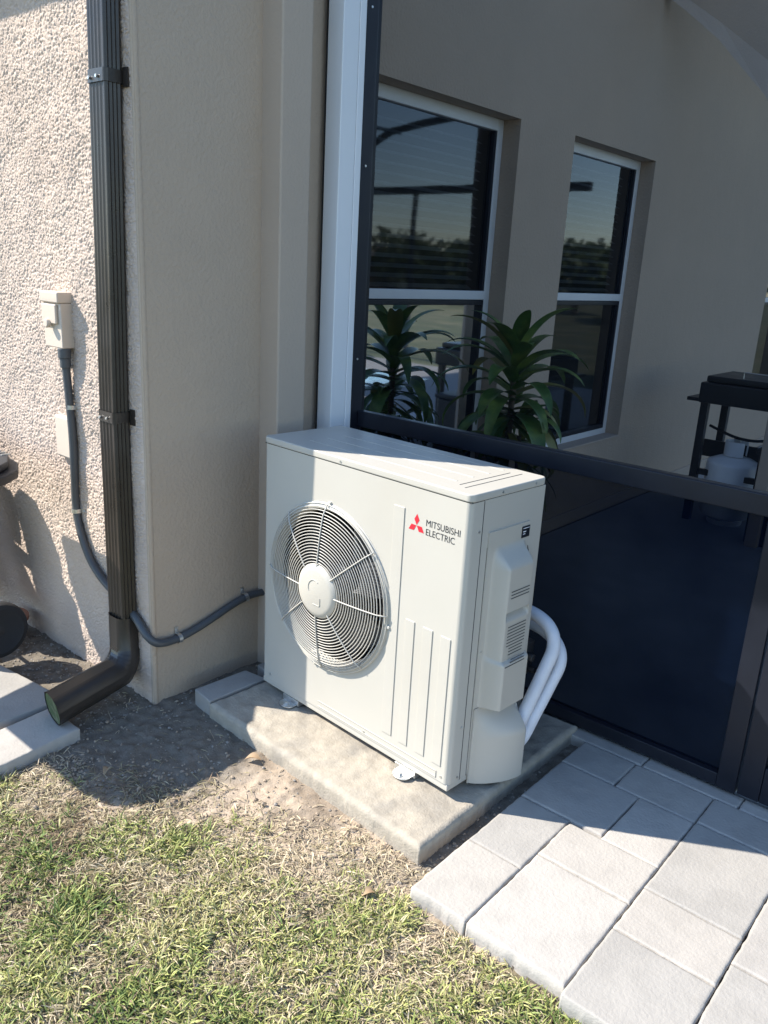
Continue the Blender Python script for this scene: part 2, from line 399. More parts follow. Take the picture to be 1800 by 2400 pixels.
def window(a, b, c, d):
    xo = WX - REC
    f = MB(); t = .052
    f.box(xo - .05, xo, a, a + t, c, d); f.box(xo - .05, xo, b - t, b, c, d)
    f.box(xo - .05, xo, a + t, b - t, d - t * 1.1, d); f.box(xo - .05, xo, a + t, b - t, c, c + t)
    f.box(xo - .035, xo + .004, a + t, b - t, 1.432, 1.478)
    w_ = f.build('window', K['frame_white'], house, bevel=.004)
    f = MB(); f.box(xo - .03, xo + .0005, a + t, a + t + .02, c + t, 1.43); f.box(xo - .03, xo + .0005, b - t - .02, b - t, c + t, 1.43); f.box(xo - .03, xo + .001, a + t + .02, b - t - .02, c + t, c + t + .03)
    f.box(xo - .03, xo + .001, a + t + .02, b - t - .02, 1.405, 1.43)
    f.build('sash', K['bronze'], w_, bevel=.002)
    f = MB(); f.box(xo - .032, xo - .004, b - t - .022, b - t - .001, 1.48, d - t * 1.1 - .001); f.build('sash', K['bronze'], w_)
    for (z0, z1) in ((c + t + .03, 1.405), (1.478, d - t * 1.1)):
        f = MB(); f.add([(xo - .022, a + t, z0), (xo - .022, b - t, z0), (xo - .022, b - t, z1), (xo - .022, a + t, z1)], [(0, 1, 2, 3)]); f.build('pane', K['glass'], w_, smooth=0)
    # horizontal blind behind the glass
    s = MB(); hh = .019; ang = math.radians(28)
    s.add([(0, a + .06, 0), (0, b - .06, 0), (hh * 2 * math.cos(ang), b - .06, -hh * 2 * math.sin(ang)), (hh * 2 * math.cos(ang), a + .06, -hh * 2 * math.sin(ang))], [(0, 1, 2, 3)])
    s.add([(0, a + .06, .002), (0, b - .06, .002), (hh * 2 * math.cos(ang), b - .06, -hh * 2 * math.sin(ang) + .002), (hh * 2 * math.cos(ang), a + .06, -hh * 2 * math.sin(ang) + .002)], [(3, 2, 1, 0)])
    me = s.mesh('blind_slat', off=ORIG[house.name], smooth=0, fixn=False); me.materials.append(K['blind'])
    z = d - .1
    while z > 1.46:
        o = link('blind_slat', me, None, w_, loc=(xo - .115, 0, z)); z -= .045
    # sill
    s = MB(); s.box(xo, WX + .006, a + .002, b - .002, c - .002, c + .012); s.build('sill', K['stucco_band'], w_, bevel=.003)
for h in HOLES: window(*h)

# eaves, soffit and roof of the house
m = MB(); m.box(-9, WX + .01, WY - .30, WY - .005, 2.96, 3.0); m.build('soffit', K['frame_white'], house, smooth=0)
m = MB(); m.box(-9, WX + .012, WY - .325, WY - .3, 2.93, 3.13)
m.build('fascia', K['fascia'], house)
m = MB(); m.add([(-9, WY - .36, 3.1), (WX - .01, WY - .36, 3.14), (WX - .01, 9.5, 4.6), (-9, 9.5, 4.6)], [(0, 1, 2, 3)])
m.build('roof', K['roof_tile'], house, smooth=0)
# arched beam across the covered part of the lanai
def arch():
    P = [(WX, 3.30), (-1.079, 3.199), (-.97, 3.125), (-.861, 3.046), (-.76, 2.965), (-.66, 2.885), (-.563, 2.80), (-.46, 2.70), (-.36, 2.61), (-.29, 2.50), (-.24, 2.36), (-.21, 2.2), (-.20, 2.0)]
    y0, y1, zt, xr = 3.5, 3.56, 3.62, -.12
    m = MB(); V = []; n = len(P)
    for (x, z) in P: V += [(x, y0, z), (x, y1, z)]
    for (x, z) in P: V += [(x, y0, zt), (x, y1, zt)]
    V += [(xr, y0, 2.0), (xr, y1, 2.0), (xr, y0, zt), (xr, y1, zt)]
    F = []
    for i in range(n - 1):
        F.append((2 * i, 2 * i + 2, 2 * i + 3, 2 * i + 1)); F.append((2 * i, 2 * i + 2, 2 * (n + i) + 2, 2 * (n + i))); F.append((2 * i + 1, 2 * i + 3, 2 * (n + i) + 3, 2 * (n + i) + 1))
    k = 4 * n; F += [(2 * n - 2, k, k + 2, 4 * n - 2), (2 * n - 1, k + 1, k + 3, 4 * n - 1), (k, k + 1, k + 3, k + 2), (2 * n, 2 * n + 1, k + 3, k + 2)]
    return m.add(V, F)
arch().build('arched_beam', K['stucco_band'], house, smooth=25, fixn=False)
U_ = [(WX, 3.285), (-1.079, 3.199), (-.861, 3.049), (-.563, 2.824), (-.36, 2.62), (-.25, 2.42)]; L_ = [(WX, 3.235), (-1.06, 3.122), (-.845, 2.95), (-.527, 2.628), (-.345, 2.36), (-.24, 2.10)]
m = MB(); V = []; F = []
for (a, b) in zip(U_, L_): V += [(a[0], 3.498, a[1]), (b[0], 3.44, b[1]), (b[0], 3.498, b[1])]
for i in range(5): k_ = 3 * i; F += [(k_, k_ + 3, k_ + 4, k_ + 1), (k_ + 1, k_ + 4, k_ + 5, k_ + 2)]
m.add(V, F); m.build('arch_light_band', K['stucco_band'], house, smooth=0, fixn=False)  # added band, tilted to catch sky light like a pale soffit
m = MB(); m.box(-.199, -.121, 3.502, 3.558, -.034, 2.0); m.build('column', K['stucco_band'], house, bevel=.004)
m = MB(); m.box(WX, -.12, 3.57, 9.4, 4.1, 4.15); m.build('lanai_ceiling', K['stucco_band'], house, smooth=0)

# ------------------------------------------------------------ screen enclosure
scr = thing('screen_enclosure', 'dark bronze framed insect screen with a white corner post beside the stucco wall', 'screen', (-1.1, .72, -.035))
m = MB(); m.box(-1.183, -1.102, .555, .640, -.05, 3.1); m.build('post', K['white_alu'], scr, bevel=.004)
m = MB(); m.box(-1.176, -1.099, .6405, .674, -.05, 3.1); m.build('post_channel', K['white_alu'], scr, bevel=.003)
m = MB(); m.box(-1.19, -1.186, .5552, .64, -.05, 3.1); m.build('gap_shade', K['black_ink'], scr)  # black strip stands in for the shade in the gap beside the post
m = MB(); m.box(-1.18, -1.100, .676, .760, -.035, 3.1); m.build('frame_stile', K['bronze'], scr, bevel=.003)
m = MB(); m.box(-1.099, .597, .715, .760, .912, .980); m.build('mid_rail', K['bronze'], scr, bevel=.004)
m = MB(); m.box(-1.099, .597, .717, .758, -.035, .012); m.build('bottom_rail', K['bronze'], scr, bevel=.003)
m = MB(); m.box(-1.099, 2.0, .715, .760, 3.05, 3.1); m.build('top_rail', K['bronze'], scr, bevel=.003)
m = MB(); m.box(.597, .660, .715, .760, -.035, 3.05); m.build('frame_stile', K['bronze'], scr, bevel=.003)
m = MB(); m.add([(-1.099, .74, .982), (.597, .74, .982), (.597, .74, 3.05), (-1.099, .74, 3.05)], [(0, 1, 2, 3)]); m.build('screen_mesh', K['screen'], scr, smooth=0)
m = MB(); m.add([(-1.099, .7405, .012), (.597, .7405, .012), (.597, .7405, .912), (-1.099, .7405, .912)], [(0, 1, 2, 3)]); m.build('kick_screen_mesh', K['screen_low'], scr, smooth=0)
for zz in (.35, 1.2, 1.95, 2.5): MB().cyl((-1.1005, .70, zz), (-1.096, .70, zz), .0045, 8).build('screw_head', K['zinc'], scr)
# cage over the pool deck, seen only mirrored in the windows
for i, (x, y) in enumerate([(3.2, .74), (5.2, .74), (7.6, .74), (7.6, 3.0), (7.6, 5.2), (7.6, 7.4), (7.6, 9.4), (5.2, 9.4), (3.2, 9.4)]):
    m = MB(); m.box(x - .03, x + .03, y - .03, y + .03, -.03, 2.75); m.build('cage_post', K['bronze'], scr, smooth=0)
m = MB()
m.box(7.55, 7.65, .7, 9.45, 2.75, 2.87); m.box(2.0, 7.6, .7, .8, 2.75, 2.87); m.box(2.0, 7.6, 9.35, 9.45, 2.75, 2.87); m.box(7.57, 7.63, .7, 9.45, .93, .98)
m.build('cage_beam', K['bronze'], scr, smooth=0)
for y in (1.9, 3.4, 5.2, 7.2, 9.2):
    m = MB(); m.tube([(7.6, y, 2.8), (5.6, y, 3.7), (3.6, y, 3.9), (2.2, y, 3.9)], 1, prof=[(-.03, -.05), (.03, -.05), (.03, .05), (-.03, .05)]); m.build('cage_rafter', K['bronze'], scr, smooth=0)
m = MB(); m.tube([(5.6, .74, 3.7), (5.6, 9.4, 3.7)], .03, 6); m.tube([(7.6, 3.0, 2.8), (5.6, 5.2, 3.7)], .03, 6); m.build('cage_purlin', K['bronze'], scr, smooth=0)

# door next to the screen panel
door = thing('screen_door', 'bronze screen door just right of the fixed screen panel', 'door', (.667, .72, -.03))
m = MB(); m.box(.667, .735, .712, .756, -.028, 3.04); m.build('door_stile', K['bronze'], door, bevel=.003)
m = MB(); m.box(1.42, 1.48, .712, .756, -.028, 3.04); m.build('door_stile', K['bronze'], door, bevel=.003)
m = MB(); m.box(.736, 1.419, .713, .755, -.028, .10); m.build('door_kick_rail', K['bronze'], door, bevel=.003)
m = MB(); m.box(.736, 1.419, .713, .755, .912, .980); m.build('door_mid_rail', K['bronze'], door, bevel=.003)
m = MB(); m.box(.736, 1.419, .738, .742, .101, .911); m.build('door_mesh', K['screen_low'], door, smooth=0)
m = MB(); m.box(.736, 1.419, .738, .742, .981, 3.04); m.build('door_mesh', K['screen'], door, smooth=0)

# ------------------------------------------------------------ concrete pad
def pad():
    # measured corners, house frame: front-left, front-right, back-right, back-left
    c = .006; A = np.array([-.990, -.160]); B = np.array([.074, -.2275]); Cc = np.array([.085, .715]); Dd = np.array([-.945, .66])
    nu, nv = 172, 158
    u = np.linspace(0, 1, nu); v = np.linspace(0, 1, nv); U_, V_ = np.meshgrid(u, v, indexing='ij')
    Pt = ((1 - U_) * (1 - V_))[..., None] * A + (U_ * (1 - V_))[..., None] * B + (U_ * V_)[..., None] * Cc + ((1 - U_) * V_)[..., None] * Dd
    z = -.030 + .0009 * bandnoise(nu, nv, c, .12, 31) + .0003 * bandnoise(nu, nv, c, .03, 32)
    # edge rounding
    ed = np.minimum(np.minimum(U_ * 1.04, (1 - U_) * 1.04), np.minimum(V_ * .94, (1 - V_) * .94))
    z -= .008 * (1 - sst(0, .016, ed)) ** 2
    ch = bandnoise(nu, nv, c, .035, 33); z -= .005 * np.clip(ch - 1.3, 0, 1) * (1 - sst(.0, .018, ed))
    top = np.concatenate([Pt, z[..., None]], 2)
    idx = np.arange(nu * nv).reshape(nu, nv)
    rim = np.concatenate([idx[:, 0], idx[-1, 1:], idx[-2::-1, -1], idx[0, -2:0:-1]])
    Vt = top.reshape(-1, 3); rv = Vt[rim].copy(); n = len(rim); layers = []
    cen = Vt.mean(0)
    for k, dz in enumerate((.012, .03, .05, .075, .12)):
        L = rv.copy(); L[:, 2] = rv[:, 2] - dz
        d = (rv - cen); d[:, 2] = 0; d /= np.linalg.norm(d, axis=1)[:, None]
        L += d * (.0025 + .0015 * np.random.default_rng(40 + k).standard_normal(n)[:, None] * .6)
        layers.append(L)
    V = np.vstack([Vt] + layers); F = [grid_faces(nu, nv)]
    prev = rim; b = nu * nv
    for k in range(len(layers)):
        cur = b + k * n + np.arange(n)
        F.append(np.stack([prev, cur, np.roll(cur, -1), np.roll(prev, -1)], 1)); prev = cur
    return tag(link('concrete_pad', np_mesh('concrete_pad', V, np.vstack(F)), K['pad']), 'weathered concrete slab that the condenser stands on', 'slab')
pad()

def block(name, poly, z0, z1, mat_, label=None, cat=None, parent=None, bev=.006, group=None, seed=0):
    m = MB(); m.prism(poly, z0, z1)
    o = m.build(name, mat_, parent, bevel=bev, seg=2, smooth=40)
    if cat: tag(o, label, cat, group)
    return o
block('concrete_block', [(-1.110, -.142), (-.996, -.158), (-.985, .115), (-1.096, .10)], -.10, -.028, K['pavers'][1], 'thin grey concrete block lying against the left end of the condenser slab', 'block')
block('paver_offcut', [(-1.105, .17), (-1.00, .15), (-.99, .32), (-1.10, .33)], -.10, -.034, K['pavers'][1], 'small grey paver offcut tucked in the corner behind the condenser slab', 'block')

# ------------------------------------------------------------ paving
patio = bpy.data.objects.new('patio', None); COL.objects.link(patio); patio.location = (.6, .2, -.11); tag(patio, kind='structure'); ORIG['patio'] = Vector(patio.location)
m = MB(); m.prism([(.16, -.33), (2.2, -.42), (2.2, .73), (.15, .73)], -.15, -.094); m.build('sand_bed', K['sand'], patio, smooth=0)

def paver(x0, x1, y0, y1, k=0, zt=-.050, parent=patio, sh=None, fx0=None):
    """tumbled concrete paver with worn edges and slightly uneven top"""
    g = .0021; r = np.random.default_rng(int(abs(x0 * 977 + y0 * 3571 + x1 * 13) * 10) % 99991)
    x0 += g; x1 -= g; y0 += g; y1 -= g
    lx, ly = x1 - x0, y1 - y0; n = max(6, int(lx / .010)); q = max(6, int(ly / .010))
    def ax(L, n): # denser at the rim
        t = np.linspace(0, 1, n); e = .004 / L
        return np.concatenate([[0, e, 2.2 * e], t[1:-1] * (1 - 6 * e) + 3 * e, [1 - 2.2 * e, 1 - e, 1]])
    u = ax(lx, n); v = ax(ly, q); X, Y = np.meshgrid(x0 + u * lx, y0 + v * ly, indexing='ij')
    d = np.minimum(np.minimum(X - x0, x1 - X), np.minimum(Y - y0, y1 - Y))
    cd = np.hypot(np.minimum(X - x0, x1 - X), np.minimum(Y - y0, y1 - Y))
    Z = np.full(X.shape, zt + r.uniform(-.0012, .0012))
    wv = fbm(X * 1.0 + 9, Y + 9, .03, 60 + k, 3)
    Z -= (.0034 * (.5 + wv)) * (1 - sst(0, .0050, d)) ** 1.5
    Z += .0012 * (fbm(X + 3, Y + 3, .08, 70 + k, 4) - .5) * 2 + .0007 * (fbm(X, Y, .018, 80, 2) - .5)
    # edge wobble in plan
    wob = (fbm(X + 1, Y + 1, .025, 90, 3) - .5) * .0055 * (1 - sst(0, .006, d))
    cx, cy = (x0 + x1) / 2, (y0 + y1) / 2
    X = X + wob * np.sign(cx - X) ; Y = Y + wob * np.sign(cy - Y)
    # lean of the grid seen in the photograph
    top = np.stack([X, Y, Z], 2); nu, nv = X.shape; idx = np.arange(nu * nv).reshape(nu, nv)
    rim = np.concatenate([idx[:, 0], idx[-1, 1:], idx[-2::-1, -1], idx[0, -2:0:-1]])
    Vt = top.reshape(-1, 3); rv = Vt[rim]; L1 = rv.copy(); L1[:, 2] = zt - .03; L2 = rv.copy(); L2[:, 2] = zt - .062
    # split ribs on the sides
    per = np.cumsum(np.r_[0, np.linalg.norm(np.diff(rv[:, :2], axis=0), axis=1)])
    rib = .0022 * (np.cos(per / .058 * 2 * PI) > .93) + .0008 * r.standard_normal(len(rv))
    dd = rv - np.array([cx, cy, 0]); dd[:, 2] = 0
    dd = np.where(np.abs(dd[:, :1]) / lx > np.abs(dd[:, 1:2]) / ly, np.array([[1, 0, 0]]) * np.sign(dd[:, :1]), np.array([[0, 1, 0]]) * np.sign(dd[:, 1:2]))
    L1 += dd * rib[:, None]; L2 += dd * rib[:, None]
    V = np.vstack([Vt, L1, L2]); nr = len(rim); a = nu * nv
    c1 = a + np.arange(nr); c2 = c1 + nr
    F = np.vstack([grid_faces(nu, nv), np.stack([rim, c1, np.roll(c1, -1), np.roll(rim, -1)], 1), np.stack([c1, c2, np.roll(c2, -1), np.roll(c1, -1)], 1)])
    if sh is not None: V = sh(V)
    V = V - np.array(ORIG[parent.name])
    o = link('paver', np_mesh('paver', V, F), K['pavers'][k % 4], parent); return o
PV = [(.140, .324, -.350, -.073, 0), (.140, .324, -.073, .222, 1), (.140, .430, .222, .492, 3), (.140, .341, .492, .667, 1),
      (.430, .614, .210, .492, 2), (.341, .614, .492, .667, 0), (.324, .614, -.348, .018, 2), (.324, .614, .018, .212, 0),
      (.614, .886, .108, .50, 1), (.614, .886, .50, .667, 3), (.614, .886, -.090, .108, 0), (.614, .886, -.375, -.090, 1),
      (.886, 1.16, .012, .40, 3), (.886, 1.16, -.225, .012, 1), (.886, 1.07, -.40, -.225, 0), (1.07, 1.34, -.41, -.225, 2), (.886, 1.16, .40, .667, 0),
      (1.16, 1.45, -.225, .1, 2), (1.16, 1.45, .1, .42, 1), (1.16, 1.45, .42, .667, 3), (1.45, 1.75, -.42, -.1, 0), (1.45, 1.75, -.1, .25, 1), (1.45, 1.75, .25, .667, 2),
      (.075, .36, .667, .742, 1), (.36, .69, .667, .742, 3), (.69, 1.0, .667, .742, 2), (1.0, 1.3, .667, .742, 0), (1.3, 1.6, .667, .742, 1), (1.34, 1.45, -.41, -.225, 3)]
for (a, b, c, d, k) in PV: paver(a, b, c, d, k)

# two loose pavers below the spout
lp = thing('stepping_paver', 'wide grey paver at the left edge that the black wheel rests on', 'paver', (-1.7, -.75, -.11), group='loose pavers by the spout')
ORIG[lp.name] = Vector((-1.7, -.75, -.11))
def lean1(V):
    V = V.copy(); V[:, 1] += (V[:, 0] + 1.42) * .12; V[:, 2] += .0; return V
o = paver(-2.35, -1.418, -1.0, -.505, 1, zt=-.048, parent=lp, sh=lean1); o.name = 'slab_body'
lp2 = thing('stepping_paver', 'narrow grey paver directly under the mouth of the downspout', 'paver', (-1.3, -.7, -.11), group='loose pavers by the spout')
ORIG[lp2.name] = Vector((-1.3, -.7, -.11))
def lean2(V):
    V = V.copy(); dy = V[:, 1] + .57; V[:, 0] += -.09 * dy; return V
o = paver(-1.398, -1.192, -1.0, -.575, 2, zt=-.050, parent=lp2, sh=lean2); o.name = 'slab_body'

# ------------------------------------------------------------ condenser
UZ = -math.radians(3.7)
ac = thing('outdoor_condenser', 'cream box shaped heat pump condenser with one round fan guard on a concrete slab', 'air conditioner', (0, 0, -.03), UZ)
ORIG[ac.name] = Vector((0, 0, -.03))
W, Dp, H = .95, .372, .976
FC = (-.594, .503); FR = .280
cream = K['cream']
# front panel with the round opening
def front_panel():
    x0, x1, z0, z1 = -W, -.0, .022, H - .026; n = 96; r = FR
    bm = bmesh.new(); ring = []; outer = []; 
    angs = [2 * PI * k / n for k in range(n)]
    cor = [math.atan2(z - FC[1], x - FC[0]) % (2 * PI) for x in (x0 + .018, x1 - .018) for z in (z0, z1)]
    for a in angs:
        ring.append((FC[0] + r * math.cos(a), FC[1] + r * math.sin(a)))
    xa, xb = x0 + .018, x1 - .018
    for a in angs:
        c, s_ = math.cos(a), math.sin(a); t = 1e9
        if c > 1e-9: t = min(t, (xb - FC[0]) / c)
        if c < -1e-9: t = min(t, (xa - FC[0]) / c)
        if s_ > 1e-9: t = min(t, (z1 - FC[1]) / s_)
        if s_ < -1e-9: t = min(t, (z0 - FC[1]) / s_)
        outer.append([FC[0] + t * c, FC[1] + t * s_])
    for cx in (xa, xb):
        for cz in (z0, z1):
            j = min(range(n), key=lambda i: (outer[i][0] - cx) ** 2 + (outer[i][1] - cz) ** 2); outer[j] = [cx, cz]
    m = MB(); V = []; F = []
    for p in ring: V.append((p[0], 0, p[1]))
    for p in outer: V.append((p[0], 0, p[1]))
    for p in ring: V.append((FC[0] + (p[0] - FC[0]) * .985, .008, FC[1] + (p[1] - FC[1]) * .985))
    for p in ring: V.append((FC[0] + (p[0] - FC[0]) * .965, .028, FC[1] + (p[1] - FC[1]) * .965))
    for p in ring: V.append((FC[0] + (p[0] - FC[0]) * 1.05, .031, FC[1] + (p[1] - FC[1]) * 1.05))
    for i in range(n):
        j = (i + 1) % n
        F += [(i, n + i, n + j, j), (i, j, 2 * n + j, 2 * n + i), (2 * n + i, 2 * n + j, 3 * n + j, 3 * n + i), (3 * n + i, 3 * n + j, 4 * n + j, 4 * n + i)]
    m.add(V, F)
    # rounded vertical edges
    for (cx, sgn, a0) in ((x0 + .018, -1, PI), (x1 - .018, 1, 0)):
        pr = []
        for k in range(7):
            q = k / 6 * PI / 2
            pr.append((cx + sgn * .018 * math.sin(q), .018 - .018 * math.cos(q)))
        pr.append((cx + sgn * .018, .058))
        V = []; F = []
        for (px, py) in pr: V += [(px, py, z0), (px, py, z1)]
        for k in range(len(pr) - 1): F.append((2 * k, 2 * k + 2, 2 * k + 3, 2 * k + 1))
        m.add(V, F)
    return m
fp = front_panel().build('front_panel', cream, ac, smooth=30)
m = MB(); m.box(-W, -.946, .058, Dp, .022, H - .026); m.build('left_panel', cream, ac, bevel=.002)
m = MB(); m.box(-.004, -.0005, .0605, Dp, .022, H - .026); m.build('right_panel', cream, ac, bevel=.0015)
m = MB(); m.box(-.94, -.006, Dp - .012, Dp, .03, H - .03); m.build('coil', K['fins'], ac)
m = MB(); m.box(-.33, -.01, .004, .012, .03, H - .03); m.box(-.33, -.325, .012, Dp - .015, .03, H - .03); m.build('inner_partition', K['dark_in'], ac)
# base pan
m = MB(); m.box(-W + .003, -.003, .003, Dp - .003, -.002, .021); m.build('base_pan', cream, ac, bevel=.003)
m = MB(); m.box(-.62, -.05, -.0022, .0, .030, .034); m.box(-.62, -.05, -.0022, 0, .052, .0545); m.box(-.052, -.05, -.0022, 0, .034, .052); m.build('hem_ridge', cream, ac)
# lid
def lid():
    m = MB(); pts = []; r = .022; x0, x1, y0, y1 = -W - .003, .003, -.003, Dp + .002
    for (cx, cy, a0) in ((x1 - r, y1 - r, 0), (x0 + r, y1 - r, PI / 2), (x0 + r, y0 + r, PI), (x1 - r, y0 + r, 1.5 * PI)):
        for k in range(6):
            q = a0 + k / 5 * PI / 2; pts.append((cx + r * math.cos(q), cy + r * math.sin(q)))
    m.prism(pts, H - .024, H); return m
ld = lid().build('lid', cream, ac, bevel=.0045, seg=3, smooth=30)
m = MB()
for yy in (.085, .165, .245, .32): m.box(-.80, -.13, yy, yy + .007, H - .0005, H + .0009)
m.build('lid_ridge', cream, ld, bevel=.0004)
m = MB(); m.box(-.098, -.0955, .06, .31, H - .0005, H + .0009); m.box(-.066, -.0635, .045, .33, H - .0005, H + .0009); m.build('lid_groove', K['slot'], ld)
# recessed strip in the seam under the lid, coloured dark for the gap's shade
m = MB(); m.box(-W + .002, -.002, .002, Dp - .002, H - .027, H - .0235); m.build('seam_shade', K['slot'], ac)
# embossed ribs
for (xa, xb, za, zb) in ((-.297, -.252, .083, .878), (-.219, -.181, .079, .522), (-.146, -.106, .078, .520), (-.073, -.034, .077, .517)):
    m = MB(); m.box(xa, xb, -.0026, .001, za, zb); m.build('embossed_rib', cream, fp, bevel=.0014, seg=2)

# fan behind the guard
def fan():
    sh = MB(); sh.lathe((FC[0], .034, FC[1]), [(.290, 0), (.300, .16)], 48, 'y', caps=False); sh.build('fan_shade_lining', K['dark_in'], ac)  # dark lining paints in the shade inside the fan opening
    c = (FC[0], .085, FC[1])
    hub = MB(); hub.lathe(c, [(.0, -.03), (.055, -.03), (.07, -.02), (.075, .03), (.0, .03)], 40, 'y'); f = hub.build('fan', K['fan'], ac)
    for b in range(3):
        m = MB(); V = []; F = []; nr, na = 10, 10; a0 = b * 2 * PI / 3 + .5
        for i in range(nr):
            t = i / (nr - 1); r = .068 + t * (.245 - .068)
            for j in range(na):
                s_ = j / (na - 1); a = a0 + (s_ - .5) * (1.25 + .25 * t) + .35 * t
                V.append((c[0] + r * math.cos(a), c[1] + (s_ - .5) * (.05 - .018 * t) + .01 * math.sin(PI * s_), c[2] + r * math.sin(a)))
        for i in range(nr - 1):
            for j in range(na - 1): F.append((i * na + j, (i + 1) * na + j, (i + 1) * na + j + 1, i * na + j + 1))
        m.add(V, F); m.build('fan_blade', K['fan'], f, smooth=60)
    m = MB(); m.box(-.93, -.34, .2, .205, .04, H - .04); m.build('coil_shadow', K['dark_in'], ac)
    m = MB(); m.box(FC[0] - .02, FC[0] + .02, .14, .18, .05, H - .05); m.build('motor_bracket', K['zinc'], ac)
fan()
# guard
def gprof(r):   # how far the guard stands out at radius r
    t = min(r / .303, 1.0)
    return .018 + .031 * (1 - t ** 2.2) if t < .9 else max(.002, (.018 + .031 * (1 - t ** 2.2)) * (1 - (t - .9) / .1 * .55))
gd = MB(); gd.lathe((FC[0], 0, FC[1]), [(.280, .004), (.284, -.007), (.290, -.009), (.297, -.007), (.305, -.0005)], 96, 'y', caps=False)
guard = gd.build('fan_guard', K['wire'], ac, smooth=50, fixn=False)
rr = .104
rings = []
while rr < .303: rings.append(rr); rr += .0104
for r in rings:
    m = MB(); y = -gprof(r); m.tube([(FC[0] + r * math.cos(2 * PI * k / 96), y, FC[1] + r * math.sin(2 * PI * k / 96)) for k in range(96)], .00175, 6, closed=True)
    m.build('guard_ring', K['wire'], guard, smooth=180)
for k in range(8):
    a = PI / 2 + k * PI / 4 + (-.07 if k % 2 else 0)
    m = MB(); m.tube([(FC[0] + r * math.cos(a), -gprof(r) - .003, FC[1] + r * math.sin(a)) for r in np.linspace(.08, .302, 14)], .0023, 6)
    m.build('guard_spoke', K['wire'], guard, smooth=180)
hb = MB(); hb.lathe((FC[0], -.045, FC[1]), [(.0, -.013), (.074, -.012), (.088, -.008), (.097, .0), (.096, .012), (0, .012)], 64, 'y'); hub = hb.build('hub_disc', K['cream_plastic'], guard, smooth=40)
em = MB()
em.tube([(FC[0] + .031 * math.cos(q), -.0582, FC[1] + .012 + .031 * math.sin(q)) for q in np.linspace(1.0, 3.6, 18)], .0014, 6)
em.tube([(FC[0] - .005, -.0582, FC[1] - .045), (FC[0] + .026, -.0582, FC[1] - .045), (FC[0] + .03, -.0582, FC[1] - .04), (FC[0] + .03, -.0582, FC[1] - .015)], .0014, 6)
em.build('hub_emblem', K['cream_plastic'], guard)
for a in (PI / 2 - .02, -.12, -PI / 2 - .15, PI + .1):
    ca, sa = math.cos(a), math.sin(a); m = MB()
    rad = Vector((ca, 0, sa)); tan = Vector((-sa, 0, ca)); o_ = Vector((FC[0], 0, FC[1])) + rad * .305
    V = [o_ + rad * u + tan * v + Vector((0, y, 0)) for y in (-.008, .0005) for (u, v) in ((-.006, -.006), (.008, -.005), (.008, .005), (-.006, .006))]
    m.add(V, [(0, 1, 2, 3), (7, 6, 5, 4), (0, 4, 5, 1), (1, 5, 6, 2), (2, 6, 7, 3), (3, 7, 4, 0)])
    m.build('guard_clip', K['wire'], guard, bevel=.002)
m = MB()
for k in range(26):
    a = -2.05 + k * .034; r0, r1 = .246, .272
    m.tube([(FC[0] + r0 * math.cos(a), -.030, FC[1] + r0 * math.sin(a)), (FC[0] + r1 * math.cos(a + .015), -.022, FC[1] + r1 * math.sin(a + .015))], .0013, 5)
m.build('guard_grip', K['wire'], guard, smooth=180)

# brand lettering and mark, flat print on the front panel
def text(s_, x, z, width, height, name):
    cu = bpy.data.curves.new(name, 'FONT'); cu.body = s_; cu.size = 1; cu.offset = .0; cu.space_character = 1.0
    to = bpy.data.objects.new(name, cu); COL.objects.link(to)
    me = bpy.data.meshes.new_from_object(to.evaluated_get(bpy.context.evaluated_depsgraph_get()))
    bpy.data.objects.remove(to)
    n = len(me.vertices); co = np.zeros(n * 3, np.float32); me.vertices.foreach_get('co', co); co = co.reshape(-1, 3)
    co[:, 0] = (co[:, 0] - co[:, 0].min()) / np.ptp(co[:, 0]) * width + x
    zz = (co[:, 1] - co[:, 1].min()) / np.ptp(co[:, 1]) * height + z
    co[:, 2] = zz; co[:, 1] = -.0006
    me.vertices.foreach_set('co', co.ravel()); me.update()
    me.transform(Matrix.Translation((0, 0, .03)))
    o = link(name, me, K['black_ink'], ac); return o
text('MITSUBISHI', -.1635, .8425, .1315, .0205, 'lettering')
text('ELECTRIC', -.1625, .8140, .1120, .0205, 'lettering')
lc = (-.2015, .835)
for a in (90, 210, 330):
    a = math.radians(a); d = Vector((math.cos(a), 0, math.sin(a))); t = Vector((-d.z, 0, d.x)); c = Vector((lc[0], -.0007, lc[1])); Lh = .036
    m = MB(); m.add([c + d * .001, c + d * Lh * .5 + t * Lh * .288, c + d * Lh, c + d * Lh * .5 - t * Lh * .288], [(0, 1, 2, 3)])
    m.build('diamond_mark', K['red_ink'], ac, smooth=0)

# side: moulded service cover and pipe cover, as relief
def relief(name, y0, y1, z0, z1, fn, c=.004, mat_=None, base=.0):
    ys = np.arange(y0, y1 + c / 2, c); zs = np.arange(z0, z1 + c / 2, c); Y, Zz = np.meshgrid(ys, zs, indexing='ij'); Hh = fn(Y, Zz)
    V = np.stack([Hh.ravel() + base, Y.ravel(), Zz.ravel()], 1)
    nu, nv = Y.shape; idx = np.arange(nu * nv).reshape(nu, nv)
    rim = np.concatenate([idx[:, 0], idx[-1, 1:], idx[-2::-1, -1], idx[0, -2:0:-1]])
    R_ = V[rim].copy(); R_[:, 0] = base - .0005; n = len(rim); cur = nu * nv + np.arange(n)
    F = np.vstack([grid_faces(nu, nv), np.stack([rim, np.roll(rim, -1), np.roll(cur, -1), cur], 1)])
    V = np.vstack([V, R_]) - np.array([0, 0, -.03])
    me = np_mesh(name, V, F); me.set_sharp_from_angle(angle=math.radians(50)); o = link(name, me, mat_ or K['cream_plastic'], ac); ORIG[o.name] = ORIG[ac.name]; return o
